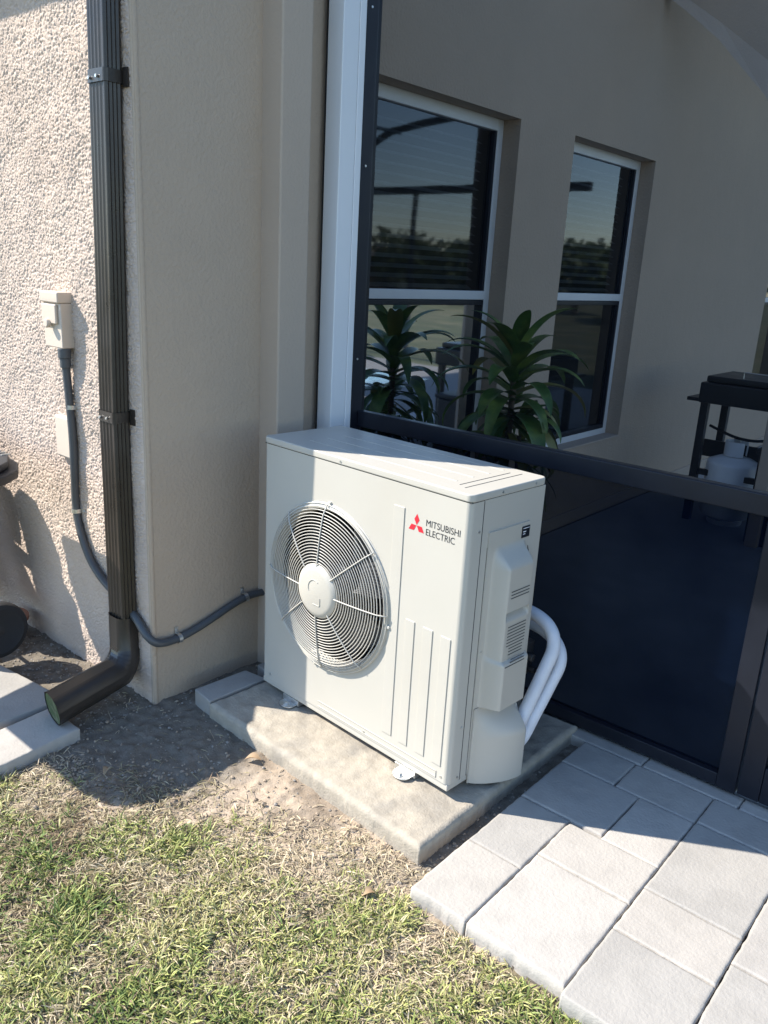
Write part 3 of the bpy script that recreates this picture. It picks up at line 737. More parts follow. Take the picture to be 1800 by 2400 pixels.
def f_service(Y, Zz):
    h = .004 + 0 * Y
    yl = .105 + 0 * Y
    side = sst(.118, .150, Y) * (1 - sst(.268, .286, Y))
    b1 = .050 * sst(.795, .725, Zz) * side
    b2 = .062 * sst(.455, .415, Zz) * sst(.112, .150, Y) * (1 - sst(.275, .290, Y))
    h = h + np.maximum(b1, b2)
    pocket = sst(.150, .154, Y) * (1 - sst(.262, .266, Y)) * sst(.553, .557, Zz) * (1 - sst(.586, .590, Zz))
    h = h - .028 * pocket * sst(.556, .592, Zz)
    h = h * (1 - sst(.36, .37, Y) * 0)
    return h
svc = relief('service_cover', .092, .300, .262, .845, f_service, .0035)
def f_pipe(Y, Zz):
    s_ = np.clip((Y - .106) / (.300 - .106), 0, 1)
    prof = np.sin(np.clip(s_ * 1.12, 0, 1) * PI / 2) ** .75 * (1 - .55 * sst(.86, 1.0, s_))
    top = sst(.262, .150, Zz) ** .8
    return .004 + .088 * prof * top
pc = relief('pipe_cover', .100, .305, -.012, .258, f_pipe, .0035)
# louvre slots
zs = [.655, .6445, .634] + [.538 - .0107 * i for i in range(13)]
for i, z in enumerate(zs):
    ya, yb = (.163, .258)
    if i > 9: ya += .014; yb -= .008
    if i == len(zs) - 1: ya -= .026; yb += .004
    m = MB(); m.add([(.0547, ya, z), (.0547, yb, z), (.0547, yb, z + .0036), (.0547, ya, z + .0036)], [(0, 1, 2, 3)]) if z > .44 else m.add([(.0665, ya, z), (.0665, yb, z), (.0665, yb, z + .0036), (.0665, ya, z + .0036)], [(0, 1, 2, 3)])
    m.build('louvre_slot', K['slot'], svc, smooth=0)
# side seams, labels, screws
m = MB(); m.box(-.0015, .0008, .0585, .0605, .02, H - .028); m.build('panel_seam', K['slot'], ac)
m = MB(); m.box(-.001, .0006, .0915, .0925, .02, .80); m.build('panel_seam', K['slot'], ac)
m = MB(); m.box(.004, .0062, .258, .2985, .797, .834); lb = m.build('name_label', K['label_black'], ac, bevel=.0006)
m = MB(); m.box(.0062, .0066, .263, .278, .815, .8185); m.box(.0062, .0066, .263, .275, .808, .8105); m.box(.0062, .0066, .262, .296, .8265, .8285); m.build('label_print', K['label_white'], lb)
m = MB(); m.box(.0, .0012, .312, .338, .58, .66); m.build('rating_label', K['label_white'], ac)
m = MB(); m.tube([(.004, .298, .765), (.005, .307, .74), (.004, .306, .70), (.003, .304, .62)], .0016, 6); m.build('tag_string', K['slot'], ac)
def screw(p, d): MB().cyl(p, tuple(a + b for a, b in zip(p, d)), .0038, 10).build('screw_head', K['zinc'], ac)
for z in (.858, .215): screw((-.0002, .031, z), (.0014, 0, 0)) if False else screw((.0, .045, z), (.0018, 0, 0))
screw((.0005, .045, .035), (.0018, 0, 0)); screw((.004, .106, .455), (.002, 0, 0)); screw((.006, .146, .252), (.0018, 0, 0))
screw((.003, .14, H - .012), (.0015, 0, 0)); screw((.003, .31, H - .012), (.0015, 0, 0))
screw((-.545, -.0032, H - .013), (0, -.0015, 0)); screw((-.03, 0, .042), (0, -.0018, 0)); screw((-.9, 0, .045), (0, -.0018, 0)); screw((-.38, 0, .038), (0, -.0018, 0)); screw((-.895, 0, .54), (0, -.0018, 0))
# feet
for x in (-.775, -.182):
    m = MB(); m.box(x - .045, x + .045, .0, .36, -.024, -.0025)
    pts = [(x - .034, .0), (x - .034, -.016)] + [(x + .034 * math.cos(q), -.016 + .026 * math.sin(q)) for q in np.linspace(PI, 2 * PI, 12)] + [(x + .034, -.016), (x + .034, .0)]
    m.prism(pts, -.0245, -.0205)
    m.add([(x - .034, .0005, -.021), (x + .034, .0005, -.021), (x + .026, .0005, -.003), (x - .026, .0005, -.003)], [(0, 1, 2, 3)])
    f = m.build('foot', K['zinc'], ac, bevel=.0015)
    m = MB(); m.lathe((x, -.021, -.0205), [(0, 0), (.014, 0), (.014, .002), (0, .002)], 20); m.lathe((x, -.021, -.0185), [(0, 0), (.008, 0), (.008, .006), (0, .006)], 6); m.build('anchor_bolt', K['zinc'], f)

# insulated refrigerant lines (house frame coordinates)
def hs(x, y, z):
    c, s_ = math.cos(UZ), math.sin(UZ); return (x * c - y * s_, x * s_ + y * c, z)
def spline(pts, n=12):
    P = [Vector(p) for p in pts]; out = []
    for i in range(len(P) - 1):
        a = P[max(i - 1, 0)]; b = P[i]; c = P[i + 1]; d = P[min(i + 2, len(P) - 1)]
        for k in range(n):
            t = k / n; out.append(.5 * ((2 * b) + (-a + c) * t + (2 * a - 5 * b + 4 * c - d) * t * t + (-a + 3 * b - 3 * c + d) * t ** 3))
    out.append(P[-1]); return out
ls = thing('refrigerant_lines', 'pair of white insulated refrigerant pipes looping out of the condenser side', 'pipe', hs(.06, .3, .15))
m = MB(); m.tube(spline([hs(-.16, .46, .475), hs(-.03, .455, .47), hs(.038, .445, .442), hs(.063, .43, .39), hs(.060, .395, .32), hs(.052, .34, .22), hs(.046, .30, .15), hs(.04, .28, .11)]), .0225, 20); m.build('insulated_pipe', K['foam'], ls, smooth=180)
m = MB(); m.tube(spline([hs(-.18, .50, .42), hs(-.03, .495, .41), hs(.043, .485, .38), hs(.074, .465, .33), hs(.070, .425, .26), hs(.062, .365, .17), hs(.055, .32, .10), hs(.05, .29, .08)]), .0225, 20); m.build('insulated_pipe', K['foam'], ls, smooth=180)
vb = MB(); vb.box(-.03, -.004, .376, .42, .28, .40); vb.cyl((-.02, .385, .35), (.02, .385, .35), .014, 12); vb.cyl((-.02, .40, .30), (.022, .40, .30), .012, 12)
vo = vb.build('valve_block', K['blackmetal'], ac, bevel=.003)

# ------------------------------------------------------------ downspout
ds = thing('downspout', 'tall dark bronze ribbed downspout at the house corner, its elbow pointing at the lawn', 'downspout', (-1.35, -.30, -.04))
def dprof(wd, dp, ribs=True, r=.010):
    """outline of a corrugated rectangular pipe, (along x, along y)"""
    P = []
    hw, hd = wd / 2, dp / 2
    def side(a, b, nrm, n):
        out = []; a = Vector(a); b = Vector(b); nrm = Vector(nrm)
        for k in range(n * 4 + 1):
            t = k / (n * 4); off = -.0045 * (1 if (k % 4 == 2) else (.55 if k % 4 in (1, 3) else 0)) if ribs else 0
            p = a + (b - a) * t + nrm * off; out.append((p.x, p.y))
        return out
    c = []
    P += side((-hw + r, -hd), (hw - r, -hd), (0, -1), 4)
    P += [(hw - r * .3, -hd + r * .3)]
    P += side((hw, -hd + r), (hw, hd - r), (1, 0), 3)
    P += [(hw - r * .3, hd - r * .3)]
    P += side((hw - r, hd), (-hw + r, hd), (0, 1), 4)
    P += [(-hw + r * .3, hd - r * .3)]
    P += side((-hw, hd - r), (-hw, -hd + r), (-1, 0), 3)
    P += [(-hw + r * .3, -hd + r * .3)]
    return P
def sweep(stations, prof, mb):
    """stations: (centre, x axis, y axis, scale)"""
    k = len(prof); V = []
    for (c, ax, ay, sc) in stations:
        c = Vector(c); ax = Vector(ax).normalized(); ay = Vector(ay).normalized()
        for (a, b) in prof: V.append(c + ax * a * sc + ay * b * sc)
    F = []
    for i in range(len(stations) - 1):
        for q in range(k): F.append((i * k + q, i * k + (q + 1) % k, (i + 1) * k + (q + 1) % k, (i + 1) * k + q))
    mb.add(V, F); return mb
def dcen(z):  # centreline leans slightly
    return (-1.352 + .03 * max(z - 1, 0), -.290, z)
pr = dprof(.104, .064)
m = MB(); sweep([(dcen(z), (1, 0, 0), (0, 1, 0), 1) for z in (.215, .5, 1.0, 1.02)], pr, m); sweep([(dcen(z), (1, 0, 0), (0, 1, 0), .97) for z in (1.0, 1.6, 2.2, 2.95)], pr, m)
m.build('pipe', K['downspout'], ds, smooth=50)
# elbow: crimped bend then a plain spout
m = MB(); st = []; n = 15; R_ = .095; c0 = Vector(dcen(.23))
pp = dprof(.114, .086, False, .034); 
zb = .125
bc = Vector((c0.x, c0.y - R_, zb)); A = math.radians(64)
st.append(((c0.x, c0.y, .255), (1, 0, 0), (0, 1, 0), 1.0))
for k in range(n + 1):
    q = A * k / n; pos = Vector((c0.x + .03 * k / n, bc.y + R_ * math.cos(q), zb - R_ * math.sin(q)))
    st.append((pos, (1, 0, 0), (0, math.cos(q), -math.sin(q)), 1.02 + .16 * k / n + (.015 if k % 3 == 1 else 0)))
q = A
last = st[-1][0]; end = Vector((-1.288, -.625, .008)); dirv = end - last
dn = dirv.normalized(); axn = Vector((1, -.16, 0)).normalized(); ayn = axn.cross(dn).normalized(); ayn = ayn if ayn.z < 0 else -ayn
for t in (.25, .6, .97, 1.0):
    f = min(1, t / .5); ay_ = Vector((0, math.cos(q), -math.sin(q))) * (1 - f) + ayn * f
    st.append((last + dirv * t, axn, ay_, 1.2 + .03 * t if t < .99 else 1.27))
sweep(st, pp, m); el = m.build('elbow', K['downspout'], ds, smooth=45)
endc = last + dirv * .992; ax_ = Vector((1, -.16, 0)).normalized()
m = MB(); V = [endc + ax_ * a * 1.17 + ayn * b * 1.17 for a, b in pp]
m.add(V, [tuple(range(len(V)))]); m.build('spout_mouth', K['mould'], ds, smooth=0)
for zz in (1.02, 2.10):
    m = MB(); pz = dprof(.110, .070, False, .011); sweep([(dcen(zz - .019), (1, 0, 0), (0, 1, 0), .97), (dcen(zz + .019), (1, 0, 0), (0, 1, 0), .97)], pz, m)
    c_ = dcen(zz); m.box(c_[0] + .05, c_[0] + .078, WY - .006, WY - .001, zz - .028, zz + .028)
    sb = m.build('strap', K['downspout'], ds, smooth=45)
    m = MB(); m.cyl((c_[0] - .03, c_[1] - .036, zz - .006), (c_[0] - .03, c_[1] - .042, zz - .006), .005, 8); m.cyl((c_[0] + .012, c_[1] - .036, zz - .004), (c_[0] + .012, c_[1] - .041, zz - .004), .005, 8); m.build('rivet', K['zinc'], sb)

# ------------------------------------------------------------ boxes and conduit on the wall
SH = Matrix.Translation((DX, DY, 0))
b1 = thing('disconnect_box', 'beige painted electrical disconnect box on the sunlit wall, conduit leaving its underside', 'electrical box', (-1.695, -.27, 1.22))
m = MB(); m.box(-1.76, -1.632, -.318, -.268, 1.222, 1.385); m.build('enclosure', K['beige_box'], b1, bevel=.004)
m = MB(); m.box(-1.762, -1.630, -.330, -.268, 1.3855, 1.425); m.build('hood', K['beige_box'], b1, bevel=.005)
m = MB(); m.box(-1.752, -1.650, -.330, -.318, 1.31, 1.38); m.cyl((-1.70, -.328, 1.31), (-1.70, -.345, 1.31), .016, 16); m.build('latch', K['beige_box'], b1, bevel=.004)
b2 = thing('blank_cover_box', 'shallow beige blank box on the sunlit wall beside the lower conduit run', 'electrical box', (-1.71, -.27, .79))
m = MB(); m.box(-1.772, -1.652, -.293, -.268, .79, .955); m.build('enclosure', K['beige_box'], b2, bevel=.004)
m = MB(); m.box(-1.766, -1.658, -.2965, -.293, .797, .948); m.build('cover', K['beige_box'], b2, bevel=.002)

for b_ in (b1, b2): b_.location.x += DX; b_.location.y += DY
cd = thing('electrical_conduit', 'grey flexible conduit from the wall box around the house corner to the condenser', 'conduit', (-1.18, -.27, .17))
pth = [(-1.655, -.300, 1.215), (-1.655, -.296, 1.12), (-1.650, -.290, .9), (-1.655, -.289, .72), (-1.657, -.289, .60), (-1.63, -.290, .50), (-1.57, -.290, .405), (-1.49, -.289, .345),
       (-1.38, -.288, .30), (-1.26, -.292, .255), (-1.195, -.292, .205), (-1.168, -.262, .172), (-1.170, -.19, .160), (-1.171, -.10, .170), (-1.171, .0, .195), (-1.171, .09, .221), (-1.171, .18, .238), (-1.165, .26, .236)]
pth = [(a + DX, b + DY, c) if b < -.28 and a < -1.25 else (a - .025, b + .017, c) for a, b, c in pth]
m = MB(); SP = spline(pth, 10); m.tube(SP, .0152, 14); m.build('conduit_run', K['conduit'], cd, smooth=180)
m = MB(); m.cyl((-1.684, -.284, 1.222), (-1.684, -.284, 1.186), .024, 20); m.cyl((-1.684, -.283, 1.186), (-1.684, -.282, 1.150), .020, 20); m.build('conduit_fitting', K['conduit'], cd, bevel=.002)
m = MB(); m.tube([(-1.19, .277, .236), (-1.10, .31, .24), (-.99, .31, .26)], .0152, 12); m.build('conduit_whip', K['conduit'], cd, smooth=180)
def clip(c, t, nrm, name='pipe_clip'):
    c = Vector(c); t = Vector(t).normalized(); nrm = Vector(nrm); s_ = t.cross(nrm).normalized(); m = MB(); V = []
    pr_ = [(-.040, .0), (-.0175, .0)] + [(.0180 * -math.cos(q), .016 + .0175 * math.sin(q)) for q in np.linspace(0, PI, 9)] + [(.0175, 0)]
    bs = c - nrm * .017
    for (a, b) in pr_:
        for e in (-.008, .008): V.append(bs + s_ * a + nrm * b + t * e)
    for (a, b) in pr_:
        for e in (-.008, .008): V.append(bs + s_ * a * 1.04 + nrm * (b + .0018) + t * e)
    n = len(pr_); F = []
    for i in range(n - 1):
        F.append((2 * i, 2 * i + 1, 2 * i + 3, 2 * i + 2)); o2 = 2 * n; F.append((o2 + 2 * i, o2 + 2 * i + 2, o2 + 2 * i + 3, o2 + 2 * i + 1))
        F += [(2 * i, 2 * i + 2, o2 + 2 * i + 2, o2 + 2 * i), (2 * i + 1, o2 + 2 * i + 1, o2 + 2 * i + 3, 2 * i + 3)]
    m.add(V, F); m.cyl(bs + s_ * -.03 + nrm * .001, bs + s_ * -.03 + nrm * .005, .0042, 8)
    m.build(name, K['zinc'], cd, smooth=40)
clip((-1.681, -.273, 1.00), (0, 0, -1), (0, -1, 0)); clip((-1.686, -.273, .585), (0, 0, -1), (0, -1, 0))
clip((-1.195, -.148, .160), (0, 1, .0), (1, 0, 0)); clip((-1.196, .182, .236), (0, 1, .1), (1, 0, 0))

# ------------------------------------------------------------ black cart at the left edge, unseen parts shaped for the shadows they cast
ct = thing('grill_cart', 'black grill cart with a black wheel at the left edge, its unseen plates and legs added for their shadows', 'grill cart', (-2.2, -.8, -.05))
m = MB(); m.box(-3.30, -2.86, -1.10, -.43, .62, .90); m.build('firebox', K['blackmetal'], ct, bevel=.03, seg=4)
SHP = [(-2.2, -.455), (-1.80, -.455), (-1.74, -.465), (-1.64, -.515), (-1.575, -.59), (-1.545, -.68), (-1.535, -.80), (-1.535, -1.02), (-1.56, -1.12), (-1.62, -1.195), (-1.72, -1.22), (-2.35, -1.22), (-2.42, -.9), (-2.35, -.60)]  # shelf outline follows the shadow it has to cast
m = MB(); m.prism(SHP, .765, .800); m.build('side_shelf', K['blackplastic'], ct, bevel=.009, seg=3)
cx_, cy_ = -1.95, -.84
m = MB(); m.prism([(cx_ + (a - cx_) * .93, cy_ + (b - cy_) * .93) for a, b in SHP], .802, .828); m.build('shelf_tray', K['blackplastic'], ct, bevel=.006)
for k in range(9):
    x = -1.77 - .035 * k
    m = MB(); m.box(x, x + .008, -.515, -.482, .826, .8315); m.build('shelf_slot', K['zinc'], ct)
def plate(name, pts, y0, y1, mm):
    m = MB(); n = len(pts); m.add([(x, y0, z) for x, z in pts] + [(x, y1, z) for x, z in pts], [tuple(range(n)), tuple(reversed(range(n, 2 * n)))] + [(i, (i + 1) % n, n + (i + 1) % n, n + i) for i in range(n)])
    m.build(name, mm, ct, bevel=.004)
plate('shadow_panel', [(-2.585, .83), (-2.52, .90), (-2.37, .87), (-2.29, .78), (-2.228, .69), (-2.208, .58), (-2.12, .51), (-2.06, .36), (-2.05, .10), (-2.30, .08), (-2.384, .324)], -.464, -.444, K['blackmetal'])  # this and the next plates are unseen, added to shape the wall shadow
plate('shadow_bar', [(-2.80, .665), (-2.78, .60), (-2.435, .54), (-2.42, .59)], -.462, -.446, K['shadow_plate_paint'])
plate('shadow_frame', [(-3.0, .92), (-2.586, .86), (-2.583, .66), (-2.74, .675), (-2.86, .66)], -.468, -.440, K['blackmetal'])
plate('leg', [(-2.90, .62), (-2.70, .59), (-2.443, .337), (-2.40, .0), (-2.56, .0), (-2.95, .35)], -.463, -.445, K['shadow_plate_paint'])  # out of view, cut to the outline of its shadow
def wheel(c, r, wd, name):
    m = MB(); m.lathe(c, [(r * .55, -wd * .3), (r * .8, -wd * .5), (r * .95, -wd * .42), (r, -wd * .2), (r, wd * .2), (r * .95, wd * .42), (r * .8, wd * .5), (r * .55, wd * .3)], 40, 'x'); ww = m.build(name, K['rubber'], ct)
    m = MB(); m.lathe(c, [(0, -wd * .35), (r * .56, -wd * .2), (r * .56, wd * .2), (0, wd * .35)], 24, 'x'); m.build('wheel_hub', K['blackplastic'], ww)
wheel((-1.90, -.53, .072), .12, .06, 'wheel')
m = MB(); m.cyl((-1.93, -.53, .072), (-2.6, -.53, .072), .009, 8); m.build('axle', K['zinc'], ct)
tp = thing('terracotta_dish', 'terracotta planter dish on the ground behind the black wheel', 'planter', (-2.15, -.40, -.09))
m = MB(); m.lathe((-2.15, -.40, -.09), [(0, 0), (.075, 0), (.10, .08), (.11, .085), (.11, .10), (.095, .10), (.085, .07), (0, .06)], 32); m.build('dish', K['terracotta'], tp)

# ------------------------------------------------------------ things in the lanai
pl = thing('potted_plant', 'tall green broad leaved corn plant in a pot behind the screen', 'plant', (-.94, 1.70, -.034))
m = MB(); m.lathe((-.94, 1.70, -.034), [(0, 0), (.13, 0), (.17, .28), (.185, .30), (.185, .33), (.165, .33), (.155, .30), (0, .29)], 36); m.build('pot', K['pot'], pl)
for (dx, dy, h, r) in ((0, 0, 1.14, .017), (.05, .04, .78, .013), (-.05, .02, .66, .012)):
    m = MB(); m.tube([(-.94 + dx * .5, 1.70 + dy * .5, .24), (-.94 + dx, 1.70 + dy, .24 + (h - .24) * .5), (-.94 + dx * .8, 1.70 + dy, h)], [r * 1.2, r, r * .9], 10); m.build('stem', K['bark'], pl)
def leaf(base, az, el0, L, wd, droop, mat_):
    n = 12; V = []; p = Vector(base); el = el0; h = Vector((math.cos(az), math.sin(az), 0)); s_ = Vector((-math.sin(az), math.cos(az), 0))
    for k in range(n + 1):
        t = k / n; ww = wd * (math.sin(PI * min(1, .12 + t * .88)) ** .8) * (1 if t < 1 else 0) + .002
        up = Vector((0, 0, 1)) * math.cos(el) - h * math.sin(el)
        V += [p - s_ * ww + up * ww * .30, p, p + s_ * ww + up * ww * .30]
        d = h * math.cos(el) + Vector((0, 0, 1)) * math.sin(el)
        p = p + d * (L / n); el -= droop / n * (.4 + 1.3 * t)
    F = []
    for k in range(n): F += [(3 * k, 3 * k + 1, 3 * k + 4, 3 * k + 3), (3 * k + 1, 3 * k + 2, 3 * k + 5, 3 * k + 4)]
    m = MB(); m.add(V, F); m.build('leaf', mat_, pl, smooth=60, fixn=False)
rl = random.Random(5)
for i in range(40):
    t = i / 40; az = i * 2.39996 + rl.uniform(-.25, .25)
    z = .86 + .34 * t + rl.uniform(-.02, .02); el0 = math.radians(-8 + 78 * t + rl.uniform(-8, 8)); L = rl.uniform(.34, .50) * (1.0 - .22 * max(0, t - .75) * 4)
    leaf((-.94, 1.70, z), az, el0, L, rl.uniform(.030, .048), 2.5 - 1.5 * t + rl.uniform(-.2, .3), K['plant'] if rl.random() > .15 else K['plant_dry'])
for i in range(18):
    az = i * 2.4 + 1; k = i % 2; b = ((-.90, 1.735, .84), (-.98, 1.715, .72))[k]
    leaf(b, az, math.radians(rl.uniform(5, 70)), rl.uniform(.24, .38), rl.uniform(.018, .028), 2.2, K['plant'])
for i in range(18):
    leaf((-.94, 1.70, .86 - .012 * i), i * 2.4, math.radians(rl.uniform(-35, 0)), rl.uniform(.30, .42), rl.uniform(.016, .026), 1.1, K['plant_dry'] if i % 2 else K['plant'])

gr = thing('griddle', 'black flat top griddle with two wire handles on its lid, far right behind the screen', 'griddle', (-.25, 4.05, -.034))
m = MB(); m.box(-.83, .25, 3.78, 4.32, .80, .94); m.build('body', K['blackmetal'], gr, bevel=.012)
m = MB(); m.box(-.80, .20, 3.80, 4.30, .942, .985); m.build('lid', K['blackmetal'], gr, bevel=.01)
m = MB(); m.box(-.92, -.832, 3.82, 4.28, .80, .825); m.build('side_shelf', K['blackmetal'], gr, bevel=.004)
for (x, y) in ((-.79, 3.83), (-.79, 4.27), (.2, 3.83), (.2, 4.27)):
    m = MB(); m.box(x - .025, x + .025, y - .025, y + .025, -.034, .80); m.build('leg', K['blackmetal'], gr)
m = MB(); m.box(-.815, .225, 4.0, 4.015, .40, .52); m.box(-.80, .22, 3.82, 3.85, .30, .34); m.box(-.80, .22, 4.25, 4.28, .30, .34); m.tube([(-.2, 3.84, .8), (-.2, 3.84, .34)], .02, 8); m.build('lower_frame', K['blackmetal'], gr)
m = MB(); m.tube(spline([(-.79, 4.0, .62), (-.55, 3.9, .58), (-.35, 3.9, .60), (-.1, 3.95, .72)], 8), .010, 8); m.build('gas_hose', K['rubber'], gr)
for x in (-.50, -.27):
    m = MB(); m.tube([(x - .08, 3.86, .985), (x - .08, 3.86, 1.025), (x + .08, 3.86, 1.025), (x + .08, 3.86, .985)], .005, 8); m.build('lid_handle', K['zinc'], gr)
gr.location.x += .09
tk = thing('propane_tank', 'white propane tank standing under the black griddle', 'gas tank', (-.58, 3.95, -.034))
m = MB(); m.lathe((-.58, 3.95, -.034), [(0, .03), (.10, .03), (.16, .06), (.178, .10), (.178, .42), (.174, .435), (.165, .445), (.10, .475), (0, .485)], 40); m.build('cylinder', K['tank'], tk)
m = MB(); m.tube([(-.58 + .075 * math.cos(q_), 3.95 + .075 * math.sin(q_), .50) for q_ in np.linspace(.6, 5.7, 24)], 1, prof=[(-.003, -.05), (.003, -.05), (.003, .05), (-.003, .05)]); m.build('collar', K['tank'], tk)
m = MB(); m.cyl((-.58, 3.95, .46), (-.58, 3.95, .56), .016, 10); m.cyl((-.60, 3.95, .56), (-.56, 3.95, .56), .02, 10); m.build('valve', K['zinc'], tk)
m = MB(); m.lathe((-.58, 3.95, -.034), [(.10, 0), (.115, 0), (.12, .03), (.105, .04)], 32); m.build('foot_ring', K['tank'], tk)
tk.location.x += .10; tk.location.z += .0
bn = thing('storage_bin', 'black lidded bin standing right of the propane tank', 'bin', (-.20, 3.70, -.034))
m = MB(); m.prism([(-.36, 3.55), (-.02, 3.55), (-.02, 3.86), (-.36, 3.86)], -.034, .56); m.build('tub', K['blackplastic'], bn, bevel=.02, seg=3)
m = MB(); m.prism([(-.375, 3.535), (-.005, 3.535), (-.005, 3.875), (-.375, 3.875)], .561, .60); m.build('lid', K['blackplastic'], bn, bevel=.012, seg=3)
bn.location.x += .135

# ------------------------------------------------------------ far things mirrored in the panes
nh = thing('neighbour_house', 'neighbouring house with a tiled roof, mirrored small in the window panes', 'house', (40, 36, -.16))
m = MB(); m.box(34, 48, 30, 44, -.16, 2.2); m.build('wall', K['stucco_band'], nh, smooth=0)
m = MB(); m.add([(33.3, 29.3, 2.2), (48.7, 29.3, 2.2), (48.7, 44.7, 2.2), (33.3, 44.7, 2.2), (39, 37, 4.4), (43, 37, 4.4)], [(0, 1, 5, 4), (1, 2, 5), (2, 3, 4, 5), (3, 0, 4)]); m.build('roof', K['roof_tile'], nh, smooth=0)
def tree(x, y, h, r, seed, label):
    t = thing('garden_tree', label, 'tree', (x, y, -.16)); g = np.random.default_rng(seed)
    m = MB(); m.tube([(x, y, -.16), (x + .1, y, h * .3), (x, y + .1, h * .6)], [.18, .13, .06], 8); m.build('trunk', K['bark'], t)
    n = 5000; d = g.standard_normal((n, 3)); d /= np.linalg.norm(d, axis=1)[:, None]; cl = g.standard_normal((26, 3)) * np.array([r * .5, r * .5, h * .16])
    c = cl[g.integers(0, 26, n)] + d * g.random((n, 1)) ** .4 * r * .34; c += np.array([x, y, h * .66])
    a = g.standard_normal((n, 3)) * .09; b = g.standard_normal((n, 3)) * .09
    V = np.stack([c - a, c + b, c + a, c - b], 1).reshape(-1, 3) - np.array([x, y, -.16]); F = np.arange(4 * n).reshape(n, 4)
    link('crown', np_mesh('crown', V, F, False), K['tree'], t)
tree(15, 34, 2.7, 2.2, 1, 'bushy tree mirrored beside the neighbouring roof in the first window')
tree(9, 30, 2.9, 2.4, 2, 'tallest dark tree mirrored in the second window pane')
tree(31, 42, 3.2, 3.4, 5, 'broad tree mirrored between the neighbouring roof and the tall dark tree')
tree(23, 36, 2.6, 3.2, 6, 'lowest wide tree mirrored below the enclosure beam in the first window')
tree(28, 21, 3.2, 2.4, 3, 'rounded tree mirrored at the near side of the neighbouring house')
tree(22, 16, 2.8, 2.6, 4, 'low spreading tree mirrored at the left of the first window')

